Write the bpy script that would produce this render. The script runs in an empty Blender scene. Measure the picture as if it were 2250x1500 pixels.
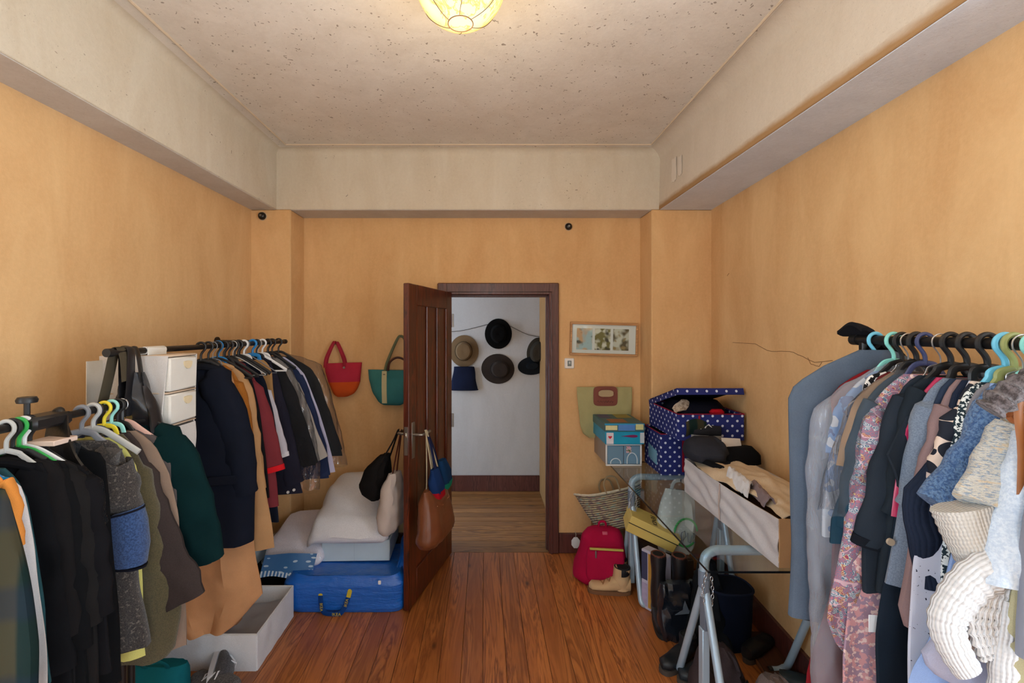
import bpy, math, random
from mathutils import Vector, Matrix, noise
random.seed(7)
C = bpy.context.scene.collection
S = bpy.context.scene
PI = math.pi
# ------------------------------------------------------------------ camera
F, CX, CY, EYE = 1020.0, 1065.0, 722.0, 1.70      # measured lens in pixels of a 2250 x 1500 frame, eye height in metres
cam_d = bpy.data.cameras.new('camera'); cam = bpy.data.objects.new('camera', cam_d); C.objects.link(cam)
cam.location = (0, 0, EYE); cam.rotation_euler = (PI/2, 0, 0)
cam_d.sensor_width = 36; cam_d.lens = F/2250*36
cam_d.shift_x = (1125-CX)/2250; cam_d.shift_y = -(750-CY)/2250
cam_d.clip_start = .02
S.camera = cam
# ------------------------------------------------------------------ exposure, sky
S.view_settings.view_transform = 'Standard'; S.view_settings.look = 'None'
S.view_settings.exposure = 0.0; S.view_settings.gamma = 1; S.view_settings.use_curve_mapping = False
W = bpy.data.worlds.new('sky'); S.world = W; W.use_nodes = True
wn = W.node_tree; wbg = wn.nodes['Background']
wtc = wn.nodes.new('ShaderNodeTexCoord'); wsep = wn.nodes.new('ShaderNodeSeparateXYZ'); wr = wn.nodes.new('ShaderNodeValToRGB')
wn.links.new(wtc.outputs['Generated'], wsep.inputs[0])
wmap = wn.nodes.new('ShaderNodeMapRange'); wmap.inputs[1].default_value = -1; wmap.inputs[2].default_value = 1
wn.links.new(wsep.outputs[2], wmap.inputs[0]); wn.links.new(wmap.outputs[0], wr.inputs[0])
e = wr.color_ramp.elements
e[0].position = .40; e[0].color = (1.20, 1.29, 1.44, 1); e[1].position = .60; e[1].color = (.62, .80, 1.0, 1)
wn.links.new(wr.outputs[0], wbg.inputs[0]); wbg.inputs[1].default_value = 8.3
# ------------------------------------------------------------------ helpers
def lin(c):
    return tuple(((v/255)/12.92 if v/255 <= .04045 else ((v/255+.055)/1.055)**2.4) for v in c[:3]) + (1,)
def P(px, py, D):                                  # a measured picture point at depth D -> metres
    return Vector(((px-CX)/F*D, D, EYE+(CY-py)/F*D))
def sm(t): t = min(1, max(0, t)); return t*t*(3-2*t)
def nz(x, y=0, z=0): return noise.noise(Vector((x, y, z)))
class MB:
    def __init__(s): s.v = []; s.f = []; s.uv = []
    def add(s, vs, fs, uvs=None, M=None):
        b = len(s.v)
        s.v += [tuple(M @ Vector(p)) if M else tuple(p) for p in vs]
        for i, f in enumerate(fs):
            s.f.append(tuple(b+k for k in f)); s.uv.append(uvs[i] if uvs else None)
        return s
    def box(s, lo, hi, r=0.0, M=None):
        lo = Vector(lo); hi = Vector(hi)
        if r <= 0:
            v = [(x, y, z) for x in (lo.x, hi.x) for y in (lo.y, hi.y) for z in (lo.z, hi.z)]
            return s.add(v, [(0,1,3,2),(4,6,7,5),(0,4,5,1),(2,3,7,6),(0,2,6,4),(1,5,7,3)], None, M)
        r = min(r, *[abs(hi[k]-lo[k])*.49 for k in range(3)])
        c = (lo+hi)/2; v = []; ix = {}
        for sx in (0,1):
            for sy in (0,1):
                for sz in (0,1):
                    sg = (sx, sy, sz)
                    for a in range(3):
                        p = [(lo[k]+(0 if k == a else r)) if sg[k] == 0 else (hi[k]-(0 if k == a else r)) for k in range(3)]
                        ix[(sx,sy,sz,a)] = len(v); v.append(Vector(p))
        fs = []
        for a in range(3):
            b, d = [k for k in range(3) if k != a]
            for q in (0,1):
                f = []
                for (i, j) in ((0,0),(1,0),(1,1),(0,1)):
                    g = [0]*3; g[a] = q; g[b] = i; g[d] = j; f.append(ix[tuple(g)+(a,)])
                fs.append(f)
            for i in (0,1):
                for j in (0,1):
                    f = []
                    for (q, ax) in ((0,b),(1,b),(1,d),(0,d)):
                        g = [0]*3; g[a] = q; g[b] = i; g[d] = j; f.append(ix[tuple(g)+(ax,)])
                    fs.append(f)
        for sx in (0,1):
            for sy in (0,1):
                for sz in (0,1): fs.append([ix[(sx,sy,sz,a)] for a in range(3)])
        out = []
        for f in fs:
            n = (v[f[1]]-v[f[0]]).cross(v[f[2]]-v[f[0]]); m = sum((v[k] for k in f), Vector())/len(f)
            out.append(tuple(f) if n.dot(m-c) > 0 else tuple(reversed(f)))
        return s.add(v, out, None, M)
    def loft(s, rings, cap0=True, cap1=True, closed=True, M=None, uvs=1.0):
        n = len(rings[0]); b = len(s.v); fs = []; uv = []
        per = sum((Vector(rings[len(rings)//2][k])-Vector(rings[len(rings)//2][(k+1) % n])).length for k in range(n))/n
        ln = [0]
        for i in range(1, len(rings)):
            ln.append(ln[-1]+max(1e-4, (sum((Vector(p) for p in rings[i]), Vector())/n-sum((Vector(p) for p in rings[i-1]), Vector())/n).length))
        vs = [p for r in rings for p in r]
        for i in range(len(rings)-1):
            for k in range(n if closed else n-1):
                k2 = (k+1) % n
                fs.append((i*n+k, i*n+k2, (i+1)*n+k2, (i+1)*n+k))
                uv.append(((k*per, -ln[i]), ((k+1)*per, -ln[i]), ((k+1)*per, -ln[i+1]), (k*per, -ln[i+1])))
        if cap0: fs.append(tuple(range(n-1, -1, -1))); uv.append(None)
        if cap1: fs.append(tuple((len(rings)-1)*n+k for k in range(n))); uv.append(None)
        return s.add(vs, fs, uv, M)
    def tube(s, pts, r, n=8, ref=None, flat=1.0, closed=False, M=None, cap=True):
        pts = [Vector(p) for p in pts]; m = len(pts); rings = []; pn = None
        for i, p in enumerate(pts):
            a = pts[(i-1) % m] if (closed or i > 0) else p; c = pts[(i+1) % m] if (closed or i < m-1) else p
            t = (c-a).normalized() if (c-a).length > 1e-9 else Vector((0,0,1))
            if ref is not None: u = Vector(ref)-t*t.dot(Vector(ref))
            elif pn is None: u = (Vector((0,0,1)) if abs(t.z) < .9 else Vector((1,0,0))); u = u-t*t.dot(u)
            else: u = pn-t*t.dot(pn)
            if u.length < 1e-6: u = t.orthogonal()
            u.normalize(); w = t.cross(u); pn = u
            ri = r[i] if isinstance(r, list) else r
            ru, rw = (ri if isinstance(ri, (list, tuple)) else (ri*flat, ri))
            rings.append([p+u*(ru*math.cos(2*PI*k/n))+w*(rw*math.sin(2*PI*k/n)) for k in range(n)])
        if closed: return s.loft(rings+[rings[0]], False, False, True, M)
        return s.loft(rings, cap, cap, True, M)
    def lathe(s, prof, n=24, M=None, sx=1, sy=1):
        rings = [[(max(r, 1e-4)*sx*math.cos(2*PI*k/n), max(r, 1e-4)*sy*math.sin(2*PI*k/n), z) for k in range(n)] for r, z in prof]
        return s.loft(rings, True, True, True, M)
    def sheet(s, fn, nu, nv, th=.004, M=None, su=1, sv=1):
        g = [[Vector(fn(i/nu, j/nv)) for i in range(nu+1)] for j in range(nv+1)]
        def nrm(i, j):
            a = g[j][min(i+1, nu)]-g[j][max(i-1, 0)]; b = g[min(j+1, nv)][i]-g[max(j-1, 0)][i]
            c = a.cross(b); return c.normalized() if c.length > 1e-12 else Vector((0,0,1))
        w = nu+1; N = w*(nv+1)
        top = [g[j][i]+nrm(i, j)*th/2 for j in range(nv+1) for i in range(w)]
        bot = [g[j][i]-nrm(i, j)*th/2 for j in range(nv+1) for i in range(w)]
        fs = []; uv = []
        for j in range(nv):
            for i in range(nu):
                a, b, c, d = j*w+i, j*w+i+1, (j+1)*w+i+1, (j+1)*w+i
                q = ((i/nu*su, j/nv*sv), ((i+1)/nu*su, j/nv*sv), ((i+1)/nu*su, (j+1)/nv*sv), (i/nu*su, (j+1)/nv*sv))
                fs.append((a, b, c, d)); uv.append(q); fs.append((N+d, N+c, N+b, N+a)); uv.append((q[3], q[2], q[1], q[0]))
        e = [i for i in range(w)]+[j*w+nu for j in range(1, nv+1)]+[nv*w+i for i in range(nu-1, -1, -1)]+[j*w for j in range(nv-1, 0, -1)]
        for k in range(len(e)):
            a, b = e[k], e[(k+1) % len(e)]; fs.append((b, a, N+a, N+b)); uv.append(None)
        return s.add(top+bot, fs, uv, M)
    def disc(s, c, r, n=12, th=.004, axis='y', M=None):
        rings = []
        for q in (-th/2, -th/2, th/2, th/2):
            rr = r*.9 if len(rings) in (0, 3) else r
            ring = []
            for k in range(n):
                a, b = rr*math.cos(2*PI*k/n), rr*math.sin(2*PI*k/n)
                ring.append((c[0]+a, c[1]+q, c[2]+b) if axis == 'y' else (c[0]+a, c[1]+b, c[2]+q) if axis == 'z' else (c[0]+q, c[1]+a, c[2]+b))
            rings.append(ring)
        return s.loft(rings, True, True, True, M)
    def build(s, name, mat, parent=None, label=None, smooth=40):
        me = bpy.data.meshes.new(name); me.from_pydata(s.v, [], s.f)
        ul = me.uv_layers.new(name='uv'); d = [0.0]*(2*len(me.loops)); k = 0
        for f, q in zip(s.f, s.uv):
            if q is None:
                a, b, c = (Vector(s.v[f[0]]), Vector(s.v[f[1]]), Vector(s.v[f[2]])); n = (b-a).cross(c-a)
                ax = max(range(3), key=lambda i: abs(n[i]))
                q = [((s.v[j][1], s.v[j][2]) if ax == 0 else (s.v[j][0], s.v[j][2]) if ax == 1 else (s.v[j][0], s.v[j][1])) for j in f]
            for uvp in q: d[k] = uvp[0]; d[k+1] = uvp[1]; k += 2
        ul.data.foreach_set('uv', d)
        me.validate(); me.update()
        if smooth:
            me.polygons.foreach_set('use_smooth', [True]*len(me.polygons))
            me.set_sharp_from_angle(angle=math.radians(smooth))
        if mat: me.materials.append(mat)
        o = bpy.data.objects.new(name, me); C.objects.link(o)
        if parent: o.parent = parent
        if label: o['label'] = label
        return o
def tag(o, label, cat, group=None):
    o['label'] = label; o['category'] = cat
    if group: o['group'] = group
    return o
def thing(name, label, cat, loc=(0,0,0), rz=0, group=None, rot=None):
    o = bpy.data.objects.new(name, None); C.objects.link(o); o.empty_display_size = .05
    o.location = loc; o.rotation_euler = rot if rot else (0, 0, rz)
    return tag(o, label, cat, group)
def struct(o): o['kind'] = 'structure'; return o
def smooth_path(pts, n=6):
    pts = [Vector(p) for p in pts]
    if len(pts) < 3: return [pts[0].lerp(pts[-1], t/n) for t in range(n+1)]
    out = []
    for i in range(len(pts)-1):
        p0 = pts[max(i-1, 0)]; p1 = pts[i]; p2 = pts[i+1]; p3 = pts[min(i+2, len(pts)-1)]
        for k in range(n):
            t = k/n
            out.append(.5*((2*p1)+(p2-p0)*t+(2*p0-5*p1+4*p2-p3)*t*t+(3*p1-p0-3*p2+p3)*t**3))
    return out+[pts[-1]]
def lettering(name, txt, size, M, mat, parent, ext=.0006):
    cu = bpy.data.curves.new(name, 'FONT'); cu.body = txt; cu.size = size; cu.extrude = ext; cu.align_x = 'CENTER'; cu.align_y = 'CENTER'
    tmp = bpy.data.objects.new(name+'_curve', cu); me = bpy.data.meshes.new_from_object(tmp); bpy.data.objects.remove(tmp); bpy.data.curves.remove(cu)
    me.materials.clear(); me.materials.append(mat); o = bpy.data.objects.new(name, me); C.objects.link(o)
    o.parent = parent; o.matrix_local = M
    return o
# ------------------------------------------------------------------ materials
class NT:
    def __init__(s, name):
        s.m = bpy.data.materials.new(name); s.m.use_nodes = True; s.t = s.m.node_tree
        s.b = s.t.nodes['Principled BSDF']; s.out = s.t.nodes['Material Output']
    def n(s, typ, props=None, **kw):
        nd = s.t.nodes.new('ShaderNode'+typ)
        for k, v in (props or {}).items(): setattr(nd, k, v)
        for k, v in kw.items():
            k = int(k[1:]) if k[0] == 'i' and k[1:].isdigit() else k.replace('_', ' ')
            s.set(nd.inputs[k], v)
        return nd
    def set(s, inp, v):
        if isinstance(v, bpy.types.NodeSocket): s.t.links.new(v, inp)
        elif isinstance(v, bpy.types.Node): s.t.links.new(v.outputs[0], inp)
        else: inp.default_value = v
    def co(s, kind='Object'): return s.n('TexCoord').outputs[kind]
    def map(s, v, sc=(1,1,1), rot=(0,0,0), loc=(0,0,0)): return s.n('Mapping', i0=v, i1=loc, i2=rot, i3=sc).outputs[0]
    def noise(s, v, scale, detail=3, rough=.5, dist=0): return s.n('TexNoise', Vector=v, Scale=scale, Detail=detail, Roughness=rough, Distortion=dist).outputs[0]
    def ramp(s, v, *stops):
        r = s.n('ValToRGB', Fac=v); e = r.color_ramp.elements
        while len(e) < len(stops): e.new(.5)
        for q, (p, c) in zip(e, stops): q.position = p; q.color = c if len(c) == 4 else tuple(c)+(1,)
        return r.outputs[0]
    def rampv(s, v, a, b):
        return s.n('MapRange', i0=v, i1=a, i2=b).outputs[0]
    def mix(s, f, a, b, mode='MIX'):
        m = s.n('Mix', {'data_type': 'RGBA', 'blend_type': mode}); s.set(m.inputs[0], f); s.set(m.inputs[6], a); s.set(m.inputs[7], b); return m.outputs[2]
    def math(s, op, a, b=0.0, c=0.0):
        m = s.n('Math', {'operation': op}); s.set(m.inputs[0], a); s.set(m.inputs[1], b); s.set(m.inputs[2], c); return m.outputs[0]
    def bump(s, h, st=.3, d=.01):
        s.set(s.b.inputs['Normal'], s.n('Bump', Strength=st, Distance=d, Height=h).outputs[0])
    def fin(s, col=None, rough=None, metal=None, spec=None, sheen=None):
        for k, v in (('Base Color', col), ('Roughness', rough), ('Metallic', metal), ('Specular IOR Level', spec), ('Sheen Weight', sheen)):
            if v is not None: s.set(s.b.inputs[k], v)
        return s.m
def dark(c, k): return tuple(v*k for v in c[:3])+(1,)
_cache = {}
def fab(c, vary=.18, weave=900, bump=.25, rough=.9, sheen=.0, spec=.12):
    """plain woven cloth: slightly uneven dye and a fine weave"""
    key = ('fab', tuple(c), vary, weave, bump, rough, sheen)
    if key in _cache: return _cache[key]
    t = NT('cloth_%d_%d_%d' % tuple(c[:3])); col = lin(c); o = t.co()
    n1 = t.noise(o, 9, 4); n2 = t.noise(o, weave, 2)
    cc = t.mix(t.rampv(n1, .3, .7), dark(col, 1-vary), dark(col, 1+vary))
    cc = t.mix(t.math('MULTIPLY', t.rampv(n2, .35, .65), .35), cc, dark(col, .55))
    t.bump(t.math('ADD', t.math('MULTIPLY', n2, .2), n1), bump, .006)
    _cache[key] = t.fin(cc, rough, spec=spec, sheen=sheen); return t.m
def flat(c, rough=.5, metal=0, spec=.5, vary=.06, scale=12, bump=0, bs=60, coat=0):
    key = ('flat', tuple(c), rough, metal, spec, vary, bump, bs, coat)
    if key in _cache: return _cache[key]
    t = NT('paint_%d_%d_%d' % tuple(c[:3])); col = lin(c); n1 = t.noise(t.co(), scale, 3)
    cc = t.mix(n1, dark(col, 1-vary), dark(col, 1+vary))
    if bump: t.bump(t.noise(t.co(), bs, 4), bump, .006)
    if coat: t.b.inputs['Coat Weight'].default_value = coat
    _cache[key] = t.fin(cc, rough, metal, spec); return t.m
# ------------------------------------------------------------------ setting materials
def wall_mat(name, c, c2, spots=.0, speck=None, stain=None):
    t = NT(name); o = t.co()
    n1 = t.noise(o, 1.1, 4, .6); n2 = t.noise(t.map(o, (1.6, 1.6, .5)), 3.2, 6, .65, .6); n3 = t.noise(o, 55, 4, .7); n4 = t.noise(o, 260, 2)
    col = t.mix(t.rampv(n2, .32, .70), lin(c), lin(c2))
    col = t.mix(t.math('MULTIPLY', t.rampv(n1, .35, .7), .30), col, dark(lin(c2), .80))
    col = t.mix(t.math('MULTIPLY', t.rampv(n3, .40, .72), .20), col, dark(lin(c), 1.18))
    if speck:
        v = t.n('TexVoronoi', Vector=t.n('VectorMath', i0=o, i1=t.n('VectorMath', {'operation': 'SCALE'}, i0=t.n('TexNoise', Vector=o, Scale=18.0).outputs[1], Scale=.07).outputs[0]).outputs[0], Scale=speck[0])
        near = t.math('LESS_THAN', v.outputs[0], t.math('MULTIPLY', t.rampv(t.noise(o, speck[0]*.55, 2), .42, .78), speck[1]))
        cl = t.rampv(t.noise(o, 2.3, 3, .6), speck[2], speck[2]+.16)
        col = t.mix(t.math('MULTIPLY', t.math('MULTIPLY', near, cl), .62), col, lin((96, 74, 54)))
        v2 = t.noise(o, speck[0]*4.5, 3, .6)
        col = t.mix(t.math('MULTIPLY', t.rampv(v2, .62, .75), .30), col, lin((110, 90, 70)))
    if stain:                                                    # old brown tide mark along the lower edge of the beam
        z = t.n('SeparateXYZ', i0=t.co('Object')).outputs[2]
        d = t.math('ADD', t.math('MULTIPLY', t.math('SUBTRACT', z, stain[0]), 1/stain[1]), t.math('MULTIPLY', t.math('SUBTRACT', t.noise(t.map(o, (4, 1.2, 4)), 3.0, 4, .7), .5), .9))
        col = t.mix(t.math('MULTIPLY', t.rampv(d, 1.0, .35), stain[2]), col, lin((166, 128, 84)))
    t.bump(t.math('ADD', t.math('MULTIPLY', n3, .6), t.math('MULTIPLY', n4, .25)), .22, .006)
    return t.fin(col, .9, spec=.2)
M_wall = wall_mat('ochre_distemper', (230, 191, 140), (214, 169, 118))
M_ceil = wall_mat('mouldy_plaster', (232, 226, 218), (218, 210, 200), speck=(46, .40, .30))
M_beam = wall_mat('cream_plaster', (216, 208, 192), (204, 192, 172), speck=(40, .26, .42))
M_beamr = wall_mat('cream_plaster_with_tide_mark', (216, 205, 190), (208, 195, 178), speck=(40, .2, .5), stain=(2.545, .05, .95))
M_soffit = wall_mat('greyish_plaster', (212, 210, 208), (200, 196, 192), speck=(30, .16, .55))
M_soffr = wall_mat('daylight_tinted_soffit', (222, 230, 244), (208, 216, 230), speck=(30, .16, .55))  # bluish tint stands in for cool daylight on the right soffit
M_hall = wall_mat('pale_grey_wall', (196, 200, 206), (186, 190, 196))
def wood_mat(name, c1, c2, c3, axis, rough=.3, ring=7.0, rnd=.35, knots=True, coat=.3, spec=.5):
    t = NT(name); o = t.co(); inf = t.n('ObjectInfo').outputs['Random']
    off = t.n('CombineXYZ', i0=t.math('MULTIPLY', inf, 37.0), i1=t.math('MULTIPLY', inf, 91.0), i2=t.math('MULTIPLY', inf, 53.0)).outputs[0]
    p = t.n('VectorMath', i0=o, i1=off).outputs[0]
    sc = [ring, ring, ring]; sc[axis] = ring*.075
    g = t.noise(t.map(p, tuple(sc)), 1.6, 5, .58, .9)
    w = t.math('FRACT', t.math('MULTIPLY', g, 9.0)); w = t.math('ABSOLUTE', t.math('SUBTRACT', w, .5))
    sf = [90, 90, 90]; sf[axis] = 3.0
    fine = t.noise(t.map(p, tuple(sf)), 1.0, 3, .6)
    col = t.mix(t.rampv(w, .02, .40), lin(c3), lin(c1)); col = t.mix(t.rampv(g, .40, .66), col, lin(c2))
    col = t.mix(t.math('MULTIPLY', t.rampv(fine, .45, .70), .28), col, lin(c3))
    tone = t.math('ADD', 1-rnd/2, t.math('MULTIPLY', inf, rnd))
    col = t.mix(1.0, col, t.n('CombineColor', i0=tone, i1=tone, i2=tone).outputs[0], 'MULTIPLY')
    if knots:
        sk = [7.5, 7.5, 7.5]; sk[axis] = 3.2
        v = t.n('TexVoronoi', Vector=t.map(p, tuple(sk)), Scale=1.0); vr = t.n('SeparateColor', i0=v.outputs[1]).outputs[0]
        k = t.math('MULTIPLY', t.rampv(v.outputs[0], .13, .05), t.math('LESS_THAN', vr, .17))
        col = t.mix(t.math('MULTIPLY', k, .92), col, lin((38, 18, 10)))
        ko = t.math('MULTIPLY', t.rampv(v.outputs[0], .30, .10), t.math('LESS_THAN', vr, .26)); col = t.mix(t.math('MULTIPLY', ko, .35), col, lin(c3))
    t.bump(t.math('ADD', fine, t.math('MULTIPLY', g, .5)), .08, .003)
    t.b.inputs['Coat Weight'].default_value = coat; t.b.inputs['Coat Roughness'].default_value = .18
    return t.fin(col, rough, spec=spec)
M_plank = wood_mat('varnished_pine', (194, 120, 62), (168, 98, 48), (128, 70, 34), 1, rough=.34, rnd=.42, coat=.22)
M_hplank = wood_mat('worn_hall_pine', (170, 124, 74), (146, 102, 60), (104, 68, 38), 0, rough=.4, rnd=.4, coat=.15)
M_door = wood_mat('dark_red_stained_pine', (112, 46, 18), (78, 28, 11), (38, 14, 7), 2, rough=.38, ring=9, rnd=.15, coat=.2, knots=True)
M_frame = wood_mat('oxblood_painted_wood', (104, 60, 56), (88, 46, 42), (64, 34, 32), 2, rough=.42, ring=10, rnd=.2, knots=False, coat=.2)
M_sub = flat((40, 26, 18), .95)
# ------------------------------------------------------------------ room shell
XL, XR, YB, YP, ZB, ZC = -1.654, 1.606, 3.532, 3.289, 2.545, 2.967
YR = -.85                                          # rear wall behind the photographer
def xr(y): return XR-.0658*(YP-y)
fl = struct(MB().box((-1.9, YR-.1, -.08), (1.8, YB+.12, -.022)).build('floor', M_sub, smooth=0))
w = .112; x = XL-.03; pi = 0
while x < XR+.06:
    x2 = x+w*(1+.12*nz(pi*3.7)); 
    MB().box((x+.0006, YR, -.022), (x2-.0006, 3.53, -.0003*(pi % 3)), .0012).build('plank', M_plank, fl)
    x = x2; pi += 1
fh = struct(MB().box((-2.6, YB+.12, -.08), (1.3, 5.1, -.022)).build('floor_hall', M_sub, smooth=0))
y = YB-.002; k = 0
while y < 4.90:
    y2 = y+.096*(1+.15*nz(k*2.3+9))
    if k == 0: MB().box((-.285, y+.001, -.022), (.489, y2-.0008, .001), .002).build('plank', M_hplank, fh)
    else: MB().box((-2.5, y+.0008, -.022), (.62, y2-.0008, -.0005*(k % 2)), .0018).build('plank', M_hplank, fh)
    y = y2; k += 1
# walls
mb = MB(); LY0, LY1, LZ0, LZ1 = -.66, .56, .30, 2.46; RY0, RY1 = -.66, .78
mb.box((XL-.2, LY1, -.02), (XL, YB+.12, 3.2)); mb.box((XL-.2, YR-.2, -.02), (XL, LY0, 3.2)); mb.box((XL-.2, LY0, -.02), (XL, LY1, LZ0)); mb.box((XL-.2, LY0, LZ1), (XL, LY1, 3.2))
struct(mb.build('wall_left', M_wall, smooth=0))
mb = MB()
def wr_piece(y0, y1, z0, z1):
    v = [(xx, yy, zz) for yy in (y0, y1) for xx in (xr(yy), xr(yy)+.25) for zz in (z0, z1)]
    mb.add(v, [(0,1,3,2),(4,6,7,5),(0,4,5,1),(2,3,7,6),(0,2,6,4),(1,5,7,3)])
wr_piece(RY1, YB+.12, -.02, 3.2); wr_piece(YR-.2, RY0, -.02, 3.2); wr_piece(RY0, RY1, -.02, LZ0); wr_piece(RY0, RY1, LZ1, 3.2)
struct(mb.build('wall_right', M_wall, smooth=0))
DL, DR, DT = -.281, .485, 1.956                     # clear door opening
mb = MB(); mb.box((XL-.1, YB, -.02), (DL-.03, YB+.12, 3.2)); mb.box((DR+.03, YB, -.02), (1.8, YB+.12, 3.2)); mb.box((DL-.03, YB, DT+.03), (DR+.03, YB+.12, 3.2))
struct(mb.build('wall_back', M_wall, smooth=0))
struct(MB().box((XL-.05, YP, -.02), (-1.375, YB+.01, ZB), .008).build('pillar_left', M_wall))
struct(MB().box((1.183, YP, -.02), (1.75, YB+.01, ZB), .008).build('pillar_right', M_wall))
# rear wall with two tall windows: the daylight of the room comes in here
mb = MB()
WX = [(-.26, .26)]; WZ0, WZ1 = .30, 2.46
for a, b in ((-1.9, -.26), (.26, 1.9)): mb.box((a, YR-.2, -.02), (b, YR, 3.2))
for a, b in WX: mb.box((a, YR-.2, -.02), (b, YR, WZ0)); mb.box((a, YR-.2, WZ1), (b, YR, 3.2))
struct(mb.build('wall_rear', M_wall, smooth=0))
def clear_mat(name, tint, ior=1.45, rough=.0, strength=1.0, bump=None):
    t = NT(name); fr = t.n('Fresnel', IOR=ior); tr = t.n('BsdfTransparent', Color=tint); gl = t.n('BsdfGlossy', Color=(.95,.97,1,1), Roughness=rough)
    if bump:
        h = t.noise(t.map(t.co(), bump[2]), bump[0], 4, .65, 1.2)
        b = t.n('Bump', Strength=bump[1], Distance=.02, Height=h); t.set(gl.inputs['Normal'], b.outputs[0]); t.set(fr.inputs['Normal'], b.outputs[0])
    m = t.n('MixShader'); t.set(m.inputs[0], t.math('MULTIPLY', t.math('MULTIPLY', fr.outputs[0], strength), t.math('SUBTRACT', 1.0, t.n('NewGeometry').outputs['Backfacing']))); t.set(m.inputs[1], tr.outputs[0]); t.set(m.inputs[2], gl.outputs[0])
    t.set(t.out.inputs[0], m.outputs[0]); return t.m
M_glass = clear_mat('window_glass', (.97, .99, .98, 1))
M_white = flat((232, 230, 224), .4)
for i, (a, b) in enumerate(WX):
    mb = MB()
    for q in ((a, a+.06), (b-.06, b), ((a+b)/2-.035, (a+b)/2+.035)): mb.box((q[0], YR-.13, WZ0), (q[1], YR-.07, WZ1), .006)
    for q in ((WZ0, WZ0+.07), (WZ1-.06, WZ1), (1.75, 1.79)): mb.box((a, YR-.125, q[0]), (b, YR-.075, q[1]), .006)
    wo = struct(mb.build('window_%d' % (i+1), M_white))
    MB().box((a+.02, YR-.105, WZ0+.02), (b-.02, YR-.1, WZ1-.02)).build('pane', M_glass, wo)
    L = bpy.data.lights.new('window_daylight', 'AREA'); L.shape = 'RECTANGLE'; L.size = b-a; L.size_y = WZ1-WZ0; L.cycles.is_portal = True
    lo = bpy.data.objects.new('window_daylight', L); C.objects.link(lo); lo.location = ((a+b)/2, YR-.22, (WZ0+WZ1)/2); lo.rotation_euler = (PI/2, 0, 0)
mb = MB()
for q in ((LY0, LY0+.06), (LY1-.06, LY1), ((LY0+LY1)/2-.035, (LY0+LY1)/2+.035)): mb.box((XL-.13, q[0], LZ0), (XL-.07, q[1], LZ1), .006)
for q in ((LZ0, LZ0+.07), (LZ1-.06, LZ1), (1.75, 1.79)): mb.box((XL-.125, LY0, q[0]), (XL-.075, LY1, q[1]), .006)
wo = struct(mb.build('window_2', M_white)); MB().box((XL-.105, LY0+.02, LZ0+.02), (XL-.1, LY1-.02, LZ1-.02)).build('pane', M_glass, wo)  # unseen side window, added to throw daylight on the right of the room
L = bpy.data.lights.new('added_side_portal', 'AREA'); L.shape = 'RECTANGLE'; L.size = LY1-LY0; L.size_y = LZ1-LZ0; L.cycles.is_portal = True
lo = bpy.data.objects.new('added_side_portal', L); C.objects.link(lo); lo.location = (XL-.22, (LY0+LY1)/2, (LZ0+LZ1)/2); lo.rotation_euler = (PI/2, 0, -PI/2)
mb = MB(); ra = math.atan(.0658); M = Matrix.Translation((xr(RY0), RY0, 0)) @ Matrix.Rotation(-ra, 4, 'Z'); RL = (RY1-RY0)/math.cos(ra)
for q in ((0, .06), (RL-.06, RL), (RL/2-.035, RL/2+.035)): mb.box((.07, q[0], LZ0), (.13, q[1], LZ1), .006, M)
for q in ((LZ0, LZ0+.07), (LZ1-.06, LZ1), (1.75, 1.79)): mb.box((.075, 0, q[0]), (.125, RL, q[1]), .006, M)
wo = struct(mb.build('window_4', M_white)); MB().box((.1, .02, LZ0+.02), (.105, RL-.02, LZ1-.02), 0, M).build('pane', M_glass, wo)  # unseen window, added to brighten the left wall near the camera
L = bpy.data.lights.new('added_side_portal', 'AREA'); L.shape = 'RECTANGLE'; L.size = RL; L.size_y = LZ1-LZ0; L.cycles.is_portal = True
lo = bpy.data.objects.new('added_side_portal', L); C.objects.link(lo); lo.location = (xr(0)+.26, (RY0+RY1)/2, (LZ0+LZ1)/2); lo.rotation_euler = (PI/2, 0, PI/2-ra)
# ceiling with a raised field and a moulding, dropped beams round the edge
struct(MB().box((-2, YR-.2, ZC), (2, YB+.2, 3.3)).build('ceiling', M_ceil, smooth=0))
def strip(pts, r): return MB().tube(pts, r, 6)
mx0, mx1, my1 = -1.368, 1.145, 3.19
mb = MB()
for a, b in (((mx0, YR), (mx0, my1)), ((mx0, my1), (mx1, my1)), ((mx1, my1), (mx1, YR))):
    mb.tube([(a[0], a[1], ZC-.001), (b[0], b[1], ZC-.001)], .0065, 6)
struct(mb.build('trim_1', flat((214, 196, 172), .8)))
def beam(name, prof, along, lo, hi, m):             # prof: list of (offset, z) swept along x or y
    rings = []
    for q in (lo, hi): rings.append([((p[0], q, p[1]) if along == 'y' else (q, p[0], p[1])) for p in prof])
    return struct(MB().loft(rings, True, True).build(name, m, smooth=30))
cv = lambda x0, z0, r, sg: [(x0+sg*r*(1-math.cos(a)), z0+r*math.sin(a)) for a in [k*PI/16 for k in range(9)]]
beam('beam_left', [(XL-.1, ZB), (-1.478, ZB), (-1.475, ZB+.003)]+cv(-1.475, ZC-.045, .045, 1)+[(XL-.1, ZC)], 'y', YR, YB, M_beam)
beam('beam_right', [(1.9, ZB), (1.238, ZB), (1.235, ZB+.003)]+cv(1.243, ZC-.082, .082, -1)+[(1.9, ZC)], 'y', YR, YB, M_beamr)
beam('beam_back', [(YB+.05, ZB), (YP+.003, ZB), (YP, ZB+.003)]+cv(YP, ZC-.05, .05, -1)+[(YB+.05, ZC)], 'x', -1.50, 1.26, M_beam)
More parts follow.
